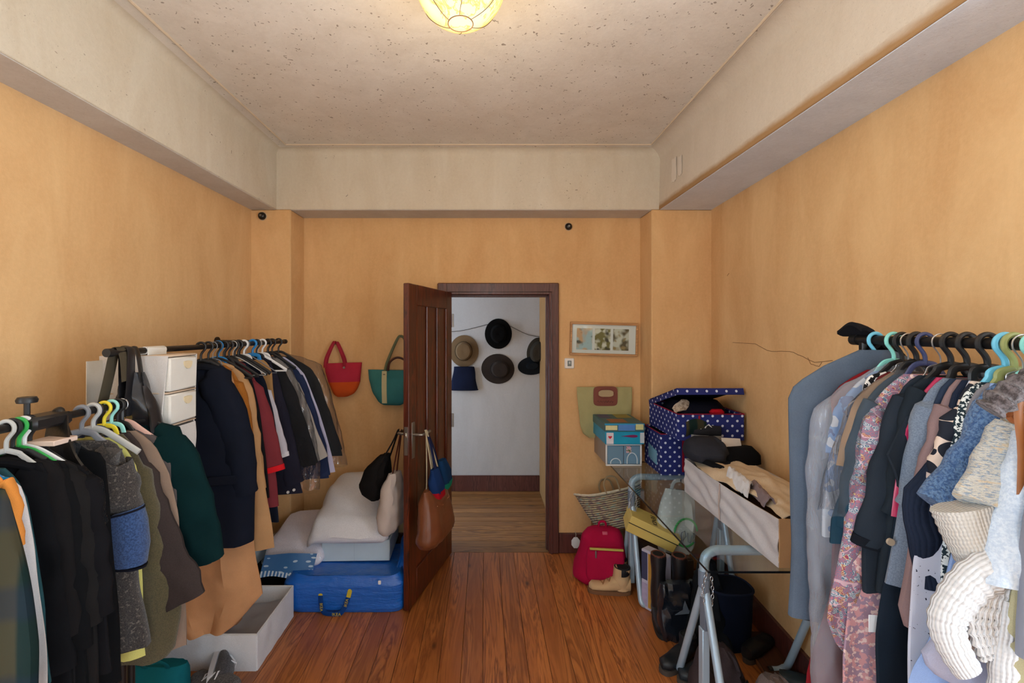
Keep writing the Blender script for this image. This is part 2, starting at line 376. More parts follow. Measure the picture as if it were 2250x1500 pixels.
# thin grey plaster coats under the beams; cool daylight painted into the right one
struct(MB().box((XL-.01, YR, ZB-.003), (-1.482, YP+.0, ZB+.001)).build('trim_2', M_soffit, smooth=0))
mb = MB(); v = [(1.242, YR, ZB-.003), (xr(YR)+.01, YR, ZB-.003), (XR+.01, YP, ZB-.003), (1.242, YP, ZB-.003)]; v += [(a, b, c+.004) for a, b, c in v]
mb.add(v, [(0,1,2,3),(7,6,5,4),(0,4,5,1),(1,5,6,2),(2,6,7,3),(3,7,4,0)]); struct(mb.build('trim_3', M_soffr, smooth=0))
struct(MB().box((-1.375, YP+.006, ZB-.003), (1.183, YB, ZB+.001)).build('trim_4', M_soffit, smooth=0))
# bare patches where the paint came off the right beam
mb = MB()
for (px, py), hw, hh in (((1481, 373), .035, .075), ((1494, 364), .026, .06)):
    p = P(px, py, 1.2352*F/(px-CX)); mb.sheet(lambda u, q: (1.2345, p.y+(u-.5)*2*hw*(1-.3*nz(q*5, 3)), p.z+(q-.5)*2*hh+.012*nz(u*4, q*3)), 5, 6, .002)
struct(mb.build('trim_5', flat((222, 212, 200), .9)))
# baseboards
M_base = M_frame
mb = MB(); mb.box((.561, YB-.018, 0), (1.183, YB+.01, .15), .004); struct(mb.build('baseboard_back', M_base))
struct(MB().box((-1.375, YB-.018, 0), (-.357, YB+.01, .15), .004).build('baseboard_back_left', M_base))
struct(MB().box((XL-.01, YR, 0), (XL+.018, YP, .15), .004).build('baseboard_left', M_base))
mb = MB(); v = []
for yy in (YR, YP):
    for xx in (xr(yy)-.018, xr(yy)+.01):
        for zz in (0, .15): v.append((xx, yy, zz))
mb.add(v, [(0,1,3,2),(4,6,7,5),(0,4,5,1),(2,3,7,6),(0,2,6,4),(1,5,7,3)]); struct(mb.build('baseboard_right', M_base, smooth=0))
# door frame
mb = MB()
ol, orr, ot = -.357, .561, 2.046
for a, b in ((ol, DL), (DR, orr)): mb.box((a, YB-.028, 0), (b, YB+.01, ot), .006)
mb.box((ol, YB-.026, DT), (orr, YB+.01, ot), .006)
for a, b in ((DL-.03, DL+.0), (DR, DR+.03)): mb.box((a, YB-.006, 0), (b, YB+.135, DT), .003)
mb.box((DL-.03, YB-.006, DT), (DR+.03, YB+.135, DT+.03), .003)
mb.box((DR-.012, YB+.035, 0), (DR+.01, YB+.09, DT), .003); mb.box((DL-.01, YB+.035, 0), (DL+.012, YB+.09, DT), .003); mb.box((DL, YB+.035, DT-.012), (DR, YB+.09, DT+.01), .003)
mb.tube([(DR+.022, YB-.028, 0), (DR+.022, YB-.028, DT+.022), (DL-.022, YB-.028, DT+.022), (DL-.022, YB-.028, 0)], .007, 6)
struct(mb.build('door_1', M_frame))
# door leaf, open into the room
dv = Vector((-.452+.248, 2.772-3.498, 0)); dl = dv.length; da = math.atan2(dv.y, dv.x)
dr = bpy.data.objects.new('door_2', None); C.objects.link(dr); dr.location = (-.248, 3.498, .012); dr.rotation_euler = (0, 0, da); struct(dr)
# local: x along leaf from the hinge, +y is the room side seen by the camera
DH = 1.962; T = .038
fr = MB()
for a, b in ((0, .105), (dl-.115, dl)): fr.box((a, -T, 0), (b, 0, DH), .004)
for a, b in ((0, .20), (.46, .58), (DH-.13, DH)): fr.box((.105, -T, a), (dl-.115, 0, b), .004)
fr.build('leaf_frame', M_door, dr)
pw = (dl-.22)/3
for k in range(3):
    MB().box((.105+k*pw+.003, -T*.75, .57), (.105+(k+1)*pw-.003, -T*.28, DH-.12), .012).build('panel', M_door, dr)
mbm = MB()
for xk in (.105, .105+pw, .105+2*pw, dl-.115): mbm.tube([(xk, -T*.2, .58), (xk, -T*.2, DH-.13)], .010, 8)
mbm.build('bead', M_door, dr)
MB().box((.10, -T*.7, .19), (dl-.11, -T*.3, .47), .02).build('panel', M_door, dr)
M_steel = flat((150, 148, 144), .35, .9)
MB().box((dl-.001, -T*.80, .93), (dl+.002, -T*.2, 1.10), .001).build('lock_plate', M_steel, dr)
MB().box((dl-.001, -T*.62, 1.035), (dl+.010, -T*.35, 1.065), .003).build('latch', flat((205, 200, 190), .25, .9), dr)
hb = MB(); hb.box((dl-.075, 0, .90), (dl-.035, .004, 1.12), .002); hb.build('handle_plate', M_steel, dr)
HX, HZ = dl-.055, 1.045
MB().tube(smooth_path([(HX, .002, HZ), (HX, .05, HZ), (HX-.02, .062, HZ), (HX-.12, .062, HZ)]), .009, 10).build('handle', M_steel, dr)
MB().tube(smooth_path([(HX, -T, HZ), (HX, -T-.05, HZ), (HX-.02, -T-.062, HZ), (HX-.12, -T-.062, HZ)]), .009, 10).build('handle', M_steel, dr)
hg = MB()
for z in (.25, 1.0, 1.75): hg.tube([(.0, .008, z-.05), (.0, .008, z+.05)], .008, 8)
hg.build('hinge', M_steel, dr)
# hall beyond the door
struct(MB().box((-2.6, 4.87, -.02), (1.2, 5.0, 2.9)).build('wall_hall', M_hall, smooth=0))
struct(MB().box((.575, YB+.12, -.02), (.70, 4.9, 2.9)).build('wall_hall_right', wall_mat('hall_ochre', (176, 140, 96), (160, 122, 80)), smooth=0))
struct(MB().box((-2.6, YB+.12, 2.55), (1.2, 5.0, 2.7)).build('ceiling_hall', M_hall, smooth=0))
mb = MB(); mb.box((-2.6, YB+.12, -.02), (-2.5, 5.0, .9)); mb.box((-2.6, YB+.12, 2.1), (-2.5, 5.0, 2.7)); mb.box((-2.6, YB+.12, .9), (-2.5, YB+.3, 2.1)); mb.box((-2.6, 4.7, .9), (-2.5, 5.0, 2.1))
struct(mb.build('wall_hall_left', M_hall, smooth=0))
mb = MB(); mb.box((-2.57, YB+.3, .9), (-2.53, YB+.35, 2.1), .004); mb.box((-2.57, 4.65, .9), (-2.53, 4.7, 2.1), .004); mb.box((-2.57, YB+.3, .9), (-2.53, 4.7, .95), .004); mb.box((-2.57, YB+.3, 2.05), (-2.53, 4.7, 2.1), .004)
wo = struct(mb.build('window_3', M_white)); MB().box((-2.552, YB+.32, .92), (-2.548, 4.68, 2.08)).build('pane', M_glass, wo)  # unseen window, added so that the hall gets daylight
L = bpy.data.lights.new('added_hall_portal', 'AREA'); L.shape = 'RECTANGLE'; L.size = 1.05; L.size_y = 1.2; L.cycles.is_portal = True
lo = bpy.data.objects.new('added_hall_portal', L); C.objects.link(lo); lo.location = (-2.62, 4.18, 1.5); lo.rotation_euler = (PI/2, 0, -PI/2)
struct(MB().box((-2.5, 4.85, 0), (.575, 4.88, .165), .005).build('baseboard_hall', M_frame))
# ------------------------------------------------------------------ clothes: patterns
def uvn(t): return t.n('TexCoord').outputs['UV']
def knit(c, sc=160, rib=0, amt=.5, c2=None, vary=.15, dirn=0):
    key = ('knit', tuple(c), sc, rib, tuple(c2 or ())); 
    if key in _cache: return _cache[key]
    t = NT('knit_%d_%d_%d' % tuple(c)); u = uvn(t); col = lin(c)
    sp = t.n('SeparateXYZ', i0=u); x = t.math('MULTIPLY', sp.outputs[dirn], sc); y = t.math('MULTIPLY', sp.outputs[1-dirn], sc)
    a = t.math('ABSOLUTE', t.math('SINE', x)); b = t.math('SINE', t.math('ADD', t.math('MULTIPLY', y, 1.6), t.math('MULTIPLY', a, 2.0)))
    h = t.math('ADD', a, t.math('MULTIPLY', b, .16)); n1 = t.noise(t.co(), 120, 4, .7); n2 = t.noise(t.co(), 8, 3)
    cc = t.mix(t.math('MULTIPLY', t.rampv(h, .45, -.1), .5), col, dark(col, .55))
    cc = t.mix(t.rampv(n2, .3, .7), cc, t.mix(.5, cc, dark(col, 1-vary)))
    if c2: cc = t.mix(t.math('MULTIPLY', t.rampv(n1, .50, .62), .8), cc, lin(c2))
    t.bump(h, amt*.6, .008); _cache[key] = t.fin(cc, .95, spec=.1); return t.m
def heather(c, c2, sc=260, lo=.45, hi=.58, stretch=(1,1,1), bump=.5, c3=None, rough=.95):
    key = ('hea', tuple(c), tuple(c2), sc, lo, stretch)
    if key in _cache: return _cache[key]
    t = NT('tweed_%d_%d_%d' % tuple(c)); o = t.map(t.co(), stretch); n = t.noise(o, sc, 3, .65)
    cc = t.mix(t.rampv(n, lo, hi), lin(c), lin(c2))
    if c3: cc = t.mix(t.rampv(t.noise(o, sc*.4, 3), .58, .66), cc, lin(c3))
    t.bump(n, bump, .012); _cache[key] = t.fin(cc, rough, spec=.15, sheen=.2); return t.m
def print_mat(name, base, blobs, sc, thr=.5, extra=None, rough=.85, warp=.0):
    """printed cloth: base colour with blobs of several colours"""
    t = NT(name); u = t.co(); cc = lin(base)
    for i, (c, s_, th) in enumerate(blobs):
        v = t.n('VectorMath', i0=u, i1=(i*3.7, i*1.3, i*2.1)).outputs[0]
        f = t.math('GREATER_THAN', t.noise(v, s_, 2, .5, warp), th); cc = t.mix(f, cc, lin(c))
    t.bump(t.noise(u, 700, 2), .12, .004)
    return t.fin(cc, rough, spec=.25)
def paisley():
    t = NT('paisley_print'); o = t.map(t.co(), (1, .6, 1)); 
    v = t.n('TexVoronoi', Vector=t.n('VectorMath', i0=o, i1=t.n('VectorMath', {'operation': 'SCALE'}, i0=t.n('TexNoise', Vector=o, Scale=14.0).outputs[1], Scale=.05).outputs[0]).outputs[0], Scale=105.0)
    w = t.math('SINE', t.math('MULTIPLY', v.outputs[0], 20.0))
    cid = t.n('SeparateColor', i0=v.outputs[1])
    cc = t.mix(t.math('GREATER_THAN', w, .1), lin((126, 124, 146)), lin((178, 112, 130)))
    cc = t.mix(t.math('GREATER_THAN', cid.outputs[0], .62), cc, t.mix(t.math('GREATER_THAN', w, -.2), lin((92, 120, 140)), lin((190, 190, 196))))
    cc = t.mix(t.math('GREATER_THAN', cid.outputs[1], .80), cc, t.mix(t.math('GREATER_THAN', w, .0), lin((156, 72, 94)), lin((200, 178, 130))))
    vine = t.math('ABSOLUTE', t.math('SUBTRACT', t.noise(o, 12, 2), .5)); cc = t.mix(t.math('LESS_THAN', vine, .008), cc, lin((206, 170, 180)))
    return t.fin(cc, .85, spec=.2)
def circles():
    t = NT('circle_print'); sp = t.n('SeparateXYZ', i0=t.co())
    def fr(s_, off): return t.math('SUBTRACT', t.math('FRACT', t.math('ADD', t.math('MULTIPLY', s_, 22.0), off)), .5)
    def disc(o1, o2):
        a = fr(sp.outputs[0], o1); b = fr(sp.outputs[2], o2); return t.math('LESS_THAN', t.math('ADD', t.math('MULTIPLY', a, a), t.math('MULTIPLY', b, b)), .24)
    a = disc(0.0, 0.0); 
    cc = t.mix(a, lin((222, 200, 184)), lin((30, 34, 46)))
    return t.fin(cc, .8, spec=.25)
def plaid():
    t = NT('green_plaid'); sp = t.n('SeparateXYZ', i0=t.co())
    a = t.math('SINE', t.math('MULTIPLY', sp.outputs[0], 70.0)); b = t.math('SINE', t.math('MULTIPLY', sp.outputs[2], 32.0))
    cc = t.mix(t.rampv(a, -.2, .5), lin((14, 34, 32)), lin((56, 52, 36))); cc = t.mix(t.math('MULTIPLY', t.rampv(b, .1, .7), .5), cc, lin((22, 32, 48)))
    return t.fin(cc, .9, spec=.2)
def film(name, tint, st, sc, bs, stretch, haze):
    m = clear_mat(name, tint, 1.5, .10, st, (sc, bs, stretch)); t = m.node_tree; mx = [n for n in t.nodes if n.type == 'MIX_SHADER'][0]; out = [n for n in t.nodes if n.type == 'OUTPUT_MATERIAL'][0]
    for n in t.nodes:
        if n.type == 'BUMP': n.inputs['Distance'].default_value = .06
    d = t.nodes.new('ShaderNodeBsdfDiffuse'); d.inputs[0].default_value = (.72, .77, .86, 1); m2 = t.nodes.new('ShaderNodeMixShader'); m2.inputs[0].default_value = haze
    t.links.new(mx.outputs[0], m2.inputs[1]); t.links.new(d.outputs[0], m2.inputs[2]); t.links.new(m2.outputs[0], out.inputs[0]); return m
M_pack = clear_mat('clear_pack', (.97, .98, .99, 1), 1.4, .08, 1.0, (8, .3, (1, 1, 1)))
M_film0 = film('clear_dark_side_film', (.94, .94, .95, 1), 6.0, 6, .35, (4, 4, .6), .012)
M_film = film('clear_garment_film', (.93, .94, .96, 1), 6.0, 6, .35, (4, 4, .6), .07)
M_filmf = film('frosted_garment_film', (.90, .92, .96, 1), 5.0, 6, .35, (4, 4, .5), .26)
M_filmd = film('smoky_garment_film', (.86, .84, .82, 1), 6.0, 6, .35, (4, 4, .6), .02)
BLK = fab((18, 18, 20)); BLK2 = fab((26, 24, 26)); NVY = fab((19, 23, 35)); NVY2 = fab((24, 28, 42))
# ------------------------------------------------------------------ clothes: rails and generator
RAILS = {'LB': (-1.25, 1.62, 1, .0115), 'LF': (-1.25, 1.44, 1, .0115), 'R': (1.2, 1.665, -1, .0140)}
def hookD(rail, px): return RAILS[rail][0]*F/(px-CX)
def plane_local(rail, D, yaw):
    X, Z, sg, rr = RAILS[rail]; ox, oy = sg*math.cos(yaw), math.sin(yaw)
    def g(px, py):
        a = (px-CX)/F; t = (D*ox-X*oy)/(ox-a*oy)
        p = Vector((a*t, t, EYE+(CY-py)/F*t)); return ((p.x-X)*ox+(p.y-D)*oy, p.z-Z)
    return g
def poly(pts, n):                                    # resample an outline evenly
    d = [0]
    for a, b in zip(pts, pts[1:]): d.append(d[-1]+math.hypot(b[0]-a[0], b[1]-a[1])+1e-6)
    out = []; k = 0
    for i in range(n):
        q = d[-1]*i/(n-1)
        while k < len(pts)-2 and d[k+1] < q: k += 1
        f = (q-d[k])/(d[k+1]-d[k]); out.append(tuple(pts[k][j]+(pts[k+1][j]-pts[k][j])*f for j in range(len(pts[0]))))
    return out
HN = {}
def hanger(rail, D, yaw, tip, mat, kind, label, group=None, bar=True):
    X, Z, sg, rr = RAILS[rail]
    t = thing('clothes_hanger', label, 'hanger', (X, D, Z), yaw if sg > 0 else PI-yaw, group)
    R = rr+.0075; hr = {'plastic': .0052, 'wire': .0018, 'wood': .0022, 'wide': .0065}[kind]; ar = {'plastic': .006, 'wire': .0018, 'wood': .0085, 'wide': .0085}[kind]
    arc = [(R*math.cos(a), 0, R*math.sin(a)) for a in [PI*1.06-k*PI*1.16/12 for k in range(13)]]
    neck = [(R*.86, 0, -R*.55), (R*.25, 0, -R*1.35), (0, 0, -R*2.0), (0, 0, -.062)]
    MB().tube(smooth_path(arc+neck, 3), hr, 8).build('hook', flat((190, 190, 190), .3, .9) if kind in ('wood',) else mat, t)
    tx, tz = tip[0]-.015, tip[1]+.002
    mb = MB()
    for q in (1, -1): mb.tube(smooth_path([(0, 0, -.058), (q*.03, 0, -.066), (q*tx*.5, 0, (-.066+tz)/2+.012), (q*tx, 0, tz)]), [(ar*1.25, ar*.8)]*19, 8, ref=(0, 0, 1))
    if bar and kind != 'wide': mb.tube([(-tx, 0, tz-.004), (tx, 0, tz-.004)], ar*.7, 6)
    mb.build('arms', mat, t)
    return t
def garment(rail, name, label, cat, mat, hook, tip, out, sleeve=None, yaw=.12, T=.022, neck=.055, nz_=-.088, fold=.012, collar=None, open_=None, mat_sl=None, cuff=None, D=None, sy=0.0, group=None, hem_slant=0.0, lining=None, wallside=True, body=True, seed=None):
    """one hung garment: body, two sleeves, collar; outline points are measured picture points on the garment's own plane"""
    X, Z, sg, rr = RAILS[rail]; D = D or hookD(rail, hook); g = plane_local(rail, D, yaw); sd = seed if seed is not None else D*13.7
    t = thing(name, label, cat, (X, D, Z), yaw if sg > 0 else PI-yaw, group); nf = -1 if sg > 0 else 1
    tl = g(*tip); tl = (max(.10, min(.30, tl[0])), min(-.085, max(-.26, tl[1]))); lim = .375 if sg > 0 else .30
    ol = [(neck, nz_), (neck+(tl[0]-neck)*.5, nz_+(tl[1]-nz_)*.42), (tl[0]-.012, tl[1]+.006), (tl[0], tl[1]-.02)]
    for q in out:
        p = g(*q); ol.append((max(.05, p[0]), min(p[1], ol[-1][1]-.01)))
    n = 34; rg = poly(ol, 26); zh = ol[-1][1]; H = nz_-zh; rings = []
    fs = [random.Random(int(sd*1000)+k).uniform(0, 6.28) for k in range(5)]
    for i, (hw, z) in enumerate(rg):
        v = (nz_-z)/H; up = sm((nz_-z)/.22); th = .010+(T-.010)*up; hwl = min(hw, lim); ring = []
        for k in range(n):
            a = 2*PI*k/n; ca, sa = math.cos(a), math.sin(a)
            x = (hw if ca > 0 else hwl)*math.copysign(abs(ca)**.75, ca); y = th*math.copysign(abs(sa)**.7, sa)
            f = fold*up*(.35+.65*v)*(math.sin(x*34+fs[0]+z*1.6)+.6*math.sin(x*61+fs[1]-z*2.5)+.5*math.sin(x*17+fs[2]+z*4))
            y += f*(.6 if sa*nf > 0 else .4); x += .25*fold*up*v*math.sin(z*16+fs[3])*(1 if ca > 0 else .3)
            zz = z+(hem_slant*x*v*v)+.006*v*math.sin(x*23+fs[4])
            ring.append((x, y, zz))
        rings.append(ring)
    if body: MB().loft(rings, True, True).build('body', mat, t)
    if sleeve:
        sl = [(lambda q: (q[0]-r*.80, q[1], r))(g(a, b)) for a, b, r in sleeve]
        pts0 = [(tl[0]-.060, tl[1]-.012, sl[0][2]*.42), (tl[0]-.030, tl[1]-.034, sl[0][2]*.72)]+[(a, b, r) for a, b, r in sl]
        for q in ((1, -1) if wallside else (1,)):
            pp = []; rr_ = []
            for k, (a, b, r) in enumerate(poly(pts0, 16)):
                fx = a*q; fx = max(fx, -lim+r) if q < 0 else fx
                pp.append((fx, nf*(sy*k/15+.003*math.sin(k*1.7+sd)), b)); rr_.append((min(max(T*1.15, r*.42), r)*(1+.05*math.sin(k*1.1+sd)), r*(1+.025*math.sin(k*1.3+sd*2))))
            mb = MB(); mb.tube(pp, rr_, 18, ref=(0, 1, 0)); mb.v = [(x+.004*nz(x*15+sd, y*12, z*13), y+.012*nz(x*22, y*9+sd, z*15)+.004*math.sin(z*55+x*40+sd), z) for x, y, z in mb.v]; so = mb.build('sleeve', mat_sl or mat, t)
            if cuff:
                mb = MB(); mb.tube([Vector(pp[-2]).lerp(Vector(pp[-1]), .35), Vector(pp[-1])+(Vector(pp[-1])-Vector(pp[-2])).normalized()*.006], [(c*1.10, d*1.06) for c, d in (rr_[-2], rr_[-1])], 16, ref=(0, 1, 0)); mb.build('cuff', cuff, so)
    if collar:
        cm, ch = collar; pts = []
        for k in range(20):
            a = 2*PI*k/20; pts.append(((neck+.014)*math.cos(a), (.016+.006)*math.sin(a), nz_-.006-.010*math.cos(2*a)))
        mb = MB(); mb.tube(pts, ch*.5, 8, ref=(0, 0, 1), flat=1.0, closed=True); 
        mb.v = [(x, y*.9, z) for x, y, z in mb.v]; mb.build('collar', cm, t)
    t['_nf'] = nf; t['_T'] = T; t['_H'] = H
    return t, g, nf
def patch(t, name, mat, g, nf, a, b, T, r=.004, label=None, th=.006):        # a flat piece sewn on the near face between two picture points
    p, q = g(*a), g(*b); y0 = nf*(T*.95+.004)
    mb = MB(); mb.box((min(p[0], q[0]), min(y0, y0+nf*th), min(p[1], q[1])), (max(p[0], q[0]), max(y0, y0+nf*th), max(p[1], q[1])), r); return mb.build(name, mat, t, label)
def cover(rail, label, hook, tip, out, mat, yaw=.12, T=.03, D=None, neck=.03, seed=1.0):
    X, Z, sg, rr = RAILS[rail]; D = D or hookD(rail, hook); g = plane_local(rail, D, yaw)
    t = thing('garment_cover', label, 'plastic cover', (X, D, Z), yaw if sg > 0 else PI-yaw); lim = .37 if sg > 0 else .31
    tl = g(*tip); ol = [(neck, -.068), (tl[0]*.6, (tl[1]-.068)*.46), tl]+[g(*q) for q in out]
    rings = []; n = 132; rg_ = random.Random(int(seed*77)); dz_ = rg_.uniform(-.5, .5)
    tri = lambda q: abs((q % 1)-.5)*4-1
    for i, (hw, z) in enumerate(poly(ol, 64)):
        ring = []; up = sm((-.06-z)/.15)
        for k in range(n):
            a = 2*PI*k/n; ca, sa = math.cos(a), math.sin(a); h = hw if ca > 0 else min(hw, lim)
            x = h*math.copysign(abs(ca)**.7, ca); y = (.008+(T-.008)*up)*math.copysign(abs(sa)**.7, sa)
            c1 = nz(x*9+seed*7, y*30, z*6)+.7*abs(nz(x*22+seed, sa*2, z*15+seed))+.4*nz(x*50, sa*3+seed, z*38)
            fo = tri(x*10+z*(1.6+dz_)+.55*nz(x*3, z*4, seed)+seed)+.6*tri(x*17-z*3.1+.7*nz(z*5, x*6, seed+3)); y += (.006*up*c1+.0085*up*fo*(.4+.6*abs(nz(x*4, z*3, seed+9))*1.6))*(1 if sa > 0 else -1); x += .008*up*nz(z*14, seed*3, ca); ring.append((x, y, z+.01*nz(x*15, seed)))
        rings.append(ring)
    MB().loft(rings, True, False).build('film', mat, t, smooth=22); return t
def rail_rack(rail, y0, y1, posts, label, knobs=(), endmat=None, m=None):
    X, Z, sg, rr = RAILS[rail]; m = m or flat((30, 28, 28), .35, .3)
    t = thing('clothes_rack', label, 'clothes rack', (X, y0, 0))
    MB().tube([(0, 0, Z), (0, y1-y0, Z)], rr, 14).build('rail', m, t)
    for q in (0, y1-y0): MB().tube([(0, q-.012, Z), (0, q+.012, Z)], rr*1.25, 14).build('end_cap', flat((18, 18, 19), .5), t)
    for yy in (q for q in posts if q < 2.8):
        MB().tube([(0, yy-y0, .013), (0, yy-y0, Z-rr*.6)], .0125, 12).build('upright', m, t)
        MB().tube([(-.14, yy-y0, .013), (.14, yy-y0, .013)], .0125, 10).build('foot', m, t)
    return t
# ------------------------------------------------------------------ left back rack
rail_rack('LB', 1.545, 2.90, (1.64, 2.86), 'black clothes rack along the left wall, the farther and taller of two')
for o_ in C.objects:
    if o_.name == 'clothes_rack':
        MB().tube([(0, 2.865-1.545, 1.62), (-.41, 2.865-1.545, 1.62)], .011, 10).build('wall_bracket', flat((30, 28, 28), .35, .3), o_); MB().lathe([(0, 0), (.03, 0), (.03, .008), (0, .008)], 16, Matrix.Translation((-.404, 2.865-1.545, 1.62)) @ Matrix.Rotation(PI/2, 4, 'Y')).build('wall_plate', flat((30, 28, 28), .35, .3), o_)
rail_rack('LF', .55, 1.63, (.70, 1.60), 'low black clothes rack along the left wall, nearest the camera')
rail_rack('R', .45, 1.50, (.55, 1.47), 'black clothes rack with a thick rail along the right wall')
HM = {'black': flat((24, 24, 26), .45), 'grey': flat((120, 122, 128), .45), 'lgrey': flat((178, 178, 174), .45), 'white': flat((220, 220, 220), .4), 'blue': flat((26, 116, 178), .4),
      'green': flat((46, 160, 72), .4), 'yellow': flat((226, 204, 50), .4), 'mint': flat((150, 214, 206), .4), 'sky': flat((112, 196, 226), .4), 'olive': flat((146, 152, 92), .45),
      'dblue': flat((58, 66, 104), .4), 'wire': flat((200, 200, 204), .3, .9), 'wood': flat((186, 130, 70), .5), 'pink': flat((206, 164, 150), .5), 'navy': flat((40, 44, 66), .45), 'teal': flat((136, 214, 204), .4)}
NAMED = {'black': 'black', 'grey': 'grey', 'lgrey': 'pale grey', 'white': 'white', 'blue': 'bright blue', 'green': 'green', 'yellow': 'yellow', 'mint': 'mint green', 'sky': 'sky blue', 'olive': 'olive green',
         'dblue': 'dark blue', 'wire': 'thin wire', 'wood': 'wooden', 'pink': 'pinkish wooden', 'navy': 'navy blue', 'teal': 'pale teal'}
RN = {'LB': 'tall left rack', 'LF': 'low left rack', 'R': 'right rack'}
GH = {'LB': 'hangers on the tall left rack', 'LF': 'hangers on the low left rack', 'R': 'hangers on the right rack'}
def put(rail, name, label, cat, mat, hook, tip, out, hg=('black', 'plastic'), hl=None, **kw):
    D = kw.get('D') or hookD(rail, hook); yaw = kw.get('yaw', .12)
    if hg:
        g = plane_local(rail, D, yaw); tl = g(*(kw.pop('htip', None) or tip)); tl = (max(.10, min(.22, tl[0])), min(-.085, max(-.24, tl[1])))
        hanger(rail, D, yaw, (tl[0]-.012, tl[1]-.004), HM[hg[0]], hg[1], hl or ('black hanger inside the %s' % ' '.join(label.split()[:10]).split(',')[0]), GH[rail])
    else: kw.pop('htip', None)
    return garment(rail, name, label, cat, mat, hook, tip, out, **kw)
A = 'LB'
t, g, nf = put(A, 'navy_coat', 'navy quilted coat with a flap pocket, hung nearest on the tall left rack', 'coat', NVY, 440, (490, 800), [(535, 880), (556, 960), (562, 1060), (556, 1188)], D=2.045,
    sleeve=[(500, 835, .07), (535, 905, .075), (553, 980, .07), (560, 1080, .055)], collar=(fab((20, 22, 30)), .03), T=.045, neck=.065, yaw=.20, fold=.010, hl='black plastic hanger inside the navy coat')
patch(t, 'pocket_flap', fab((20, 23, 34)), g, nf, (466, 1040), (530, 1056), .045)
mb = MB(); p = g(434, 990); mb.disc((p[0]+.004, nf*.050, p[1]), .011, 12, .006); mb.build('button', flat((110, 92, 80), .4), t)
mb = MB(); q0, q1 = g(440, 800), g(448, 1180); mb.tube([(q0[0], nf*.049, q0[1]-.06), (q0[0]+.004, nf*.049, q1[1]+.02)], .006, 6); mb.build('front_edge', fab((18, 20, 28)), t)
put(A, 'camel_coat', 'long camel coat whose hem hangs into the white storage box', 'coat', fab((182, 134, 94), .12), 448, (500, 812), [(545, 960), (556, 1180), (572, 1305), (520, 1370), (500, 1385)], D=2.10, T=.028, yaw=.15, fold=.030, hl='black plastic hanger inside the long camel coat')
put(A, 'suede_jacket', 'mustard brown suede jacket beside the navy coat', 'jacket', fab((150, 92, 36), .14, 300, .4), 462, (528, 834), [(545, 900), (553, 960), (556, 1080)], hg=('grey', 'wire'), hl='grey wire hanger under the mustard suede jacket',
    D=2.135, sleeve=[(532, 848, .055), (545, 905, .06), (553, 985, .05)], T=.026, yaw=.15)
put(A, 'tan_trench_coat', 'pale tan trench coat hung from a bright blue hanger', 'coat', fab((172, 132, 92), .10), 468, (543, 826), [(562, 900), (576, 1010), (592, 1130), (602, 1205)], hg=('blue', 'wide'), hl='bright blue hanger nearest the mustard suede jacket',
    sleeve=[(546, 842, .052), (560, 910, .055), (572, 1010, .05), (580, 1075, .045)], T=.026, D=2.175, collar=(fab((172, 132, 92), .10), .022))
put(A, 'black_jacket', 'black jacket squeezed between tan trench coat and maroon jacket', 'jacket', BLK, 484, (556, 830), [(570, 900), (585, 1000), (592, 1090)], D=2.225, T=.02)
t, g, nf = put(A, 'maroon_jacket', 'maroon jacket with bright red lined cuffs on the tall left rack', 'jacket', fab((112, 44, 50), .10), 500, (565, 834), [(585, 900), (602, 1000), (610, 1060), (612, 1108)], D=2.27,
    sleeve=[(570, 850, .055), (588, 900, .06), (606, 970, .062), (620, 1033, .058)], cuff=fab((196, 26, 34)), T=.028, collar=(fab((100, 38, 46)), .022))
put(A, 'dark_trousers', 'dark navy trousers whose leg ends show under the maroon jacket', 'trousers', NVY2, 506, (560, 850), [(585, 1000), (606, 1085), (614, 1143)], D=2.33, T=.016, hg=None)
put(A, 'navy_blazer', 'navy blazer hung behind the maroon jacket', 'jacket', NVY, 520, (585, 832), [(600, 900), (612, 980), (618, 1040)], D=2.365, T=.018, hl='black plastic hanger inside the navy blazer')
put(A, 'lilac_shirt', 'pale lilac white shirt with a buttoned cuff beyond the maroon jacket', 'shirt', fab((186, 182, 192), .06), 532, (590, 850), [(602, 910), (615, 970), (622, 1000)], D=2.41,
    sleeve=[(592, 862, .045), (606, 905, .048), (622, 965, .042), (632, 1002, .04)], cuff=fab((200, 198, 204), .05), T=.018, hg=('white', 'plastic'), hl='white plastic hanger inside the pale lilac shirt')
put(A, 'khaki_jacket', 'khaki jacket with only its shoulder showing, bright blue hanger inside', 'jacket', fab((160, 122, 78), .10), 552, (591, 808), [(600, 850), (612, 940), (620, 1000)], D=2.50, T=.016, hg=('blue', 'wide'), hl='bright blue hanger inside the khaki jacket')
t, g, nf = put(A, 'navy_suit_jacket', 'dark navy suit jacket with two pale cuff buttons', 'jacket', fab((32, 31, 44)), 556, (598, 812), [(620, 880), (645, 980), (660, 1060), (666, 1082)], D=2.545,
    sleeve=[(606, 832, .055), (628, 905, .06), (648, 990, .058), (664, 1060, .055)], T=.026, collar=(fab((26, 26, 36)), .022), hl='black plastic hanger inside the dark navy suit jacket')
mb = MB()
for px, py in ((637, 1076), (650, 1071)): p = g(px, py); mb.disc((p[0], nf*.036, p[1]), .0075, 10, .006)
mb.build('cuff_buttons', flat((205, 200, 196), .3), t)
put(A, 'black_suit', 'black suit under the first clear cover of the tall left rack', 'suit', BLK2, 572, (626, 812), [(655, 880), (680, 960), (694, 1020)], D=2.61, T=.022, sleeve=[(630, 826, .05), (655, 890, .055), (680, 970, .05), (697, 1020, .045)], hg=('white', 'plastic'), hl='white plastic hanger at the far end of the tall left rack')
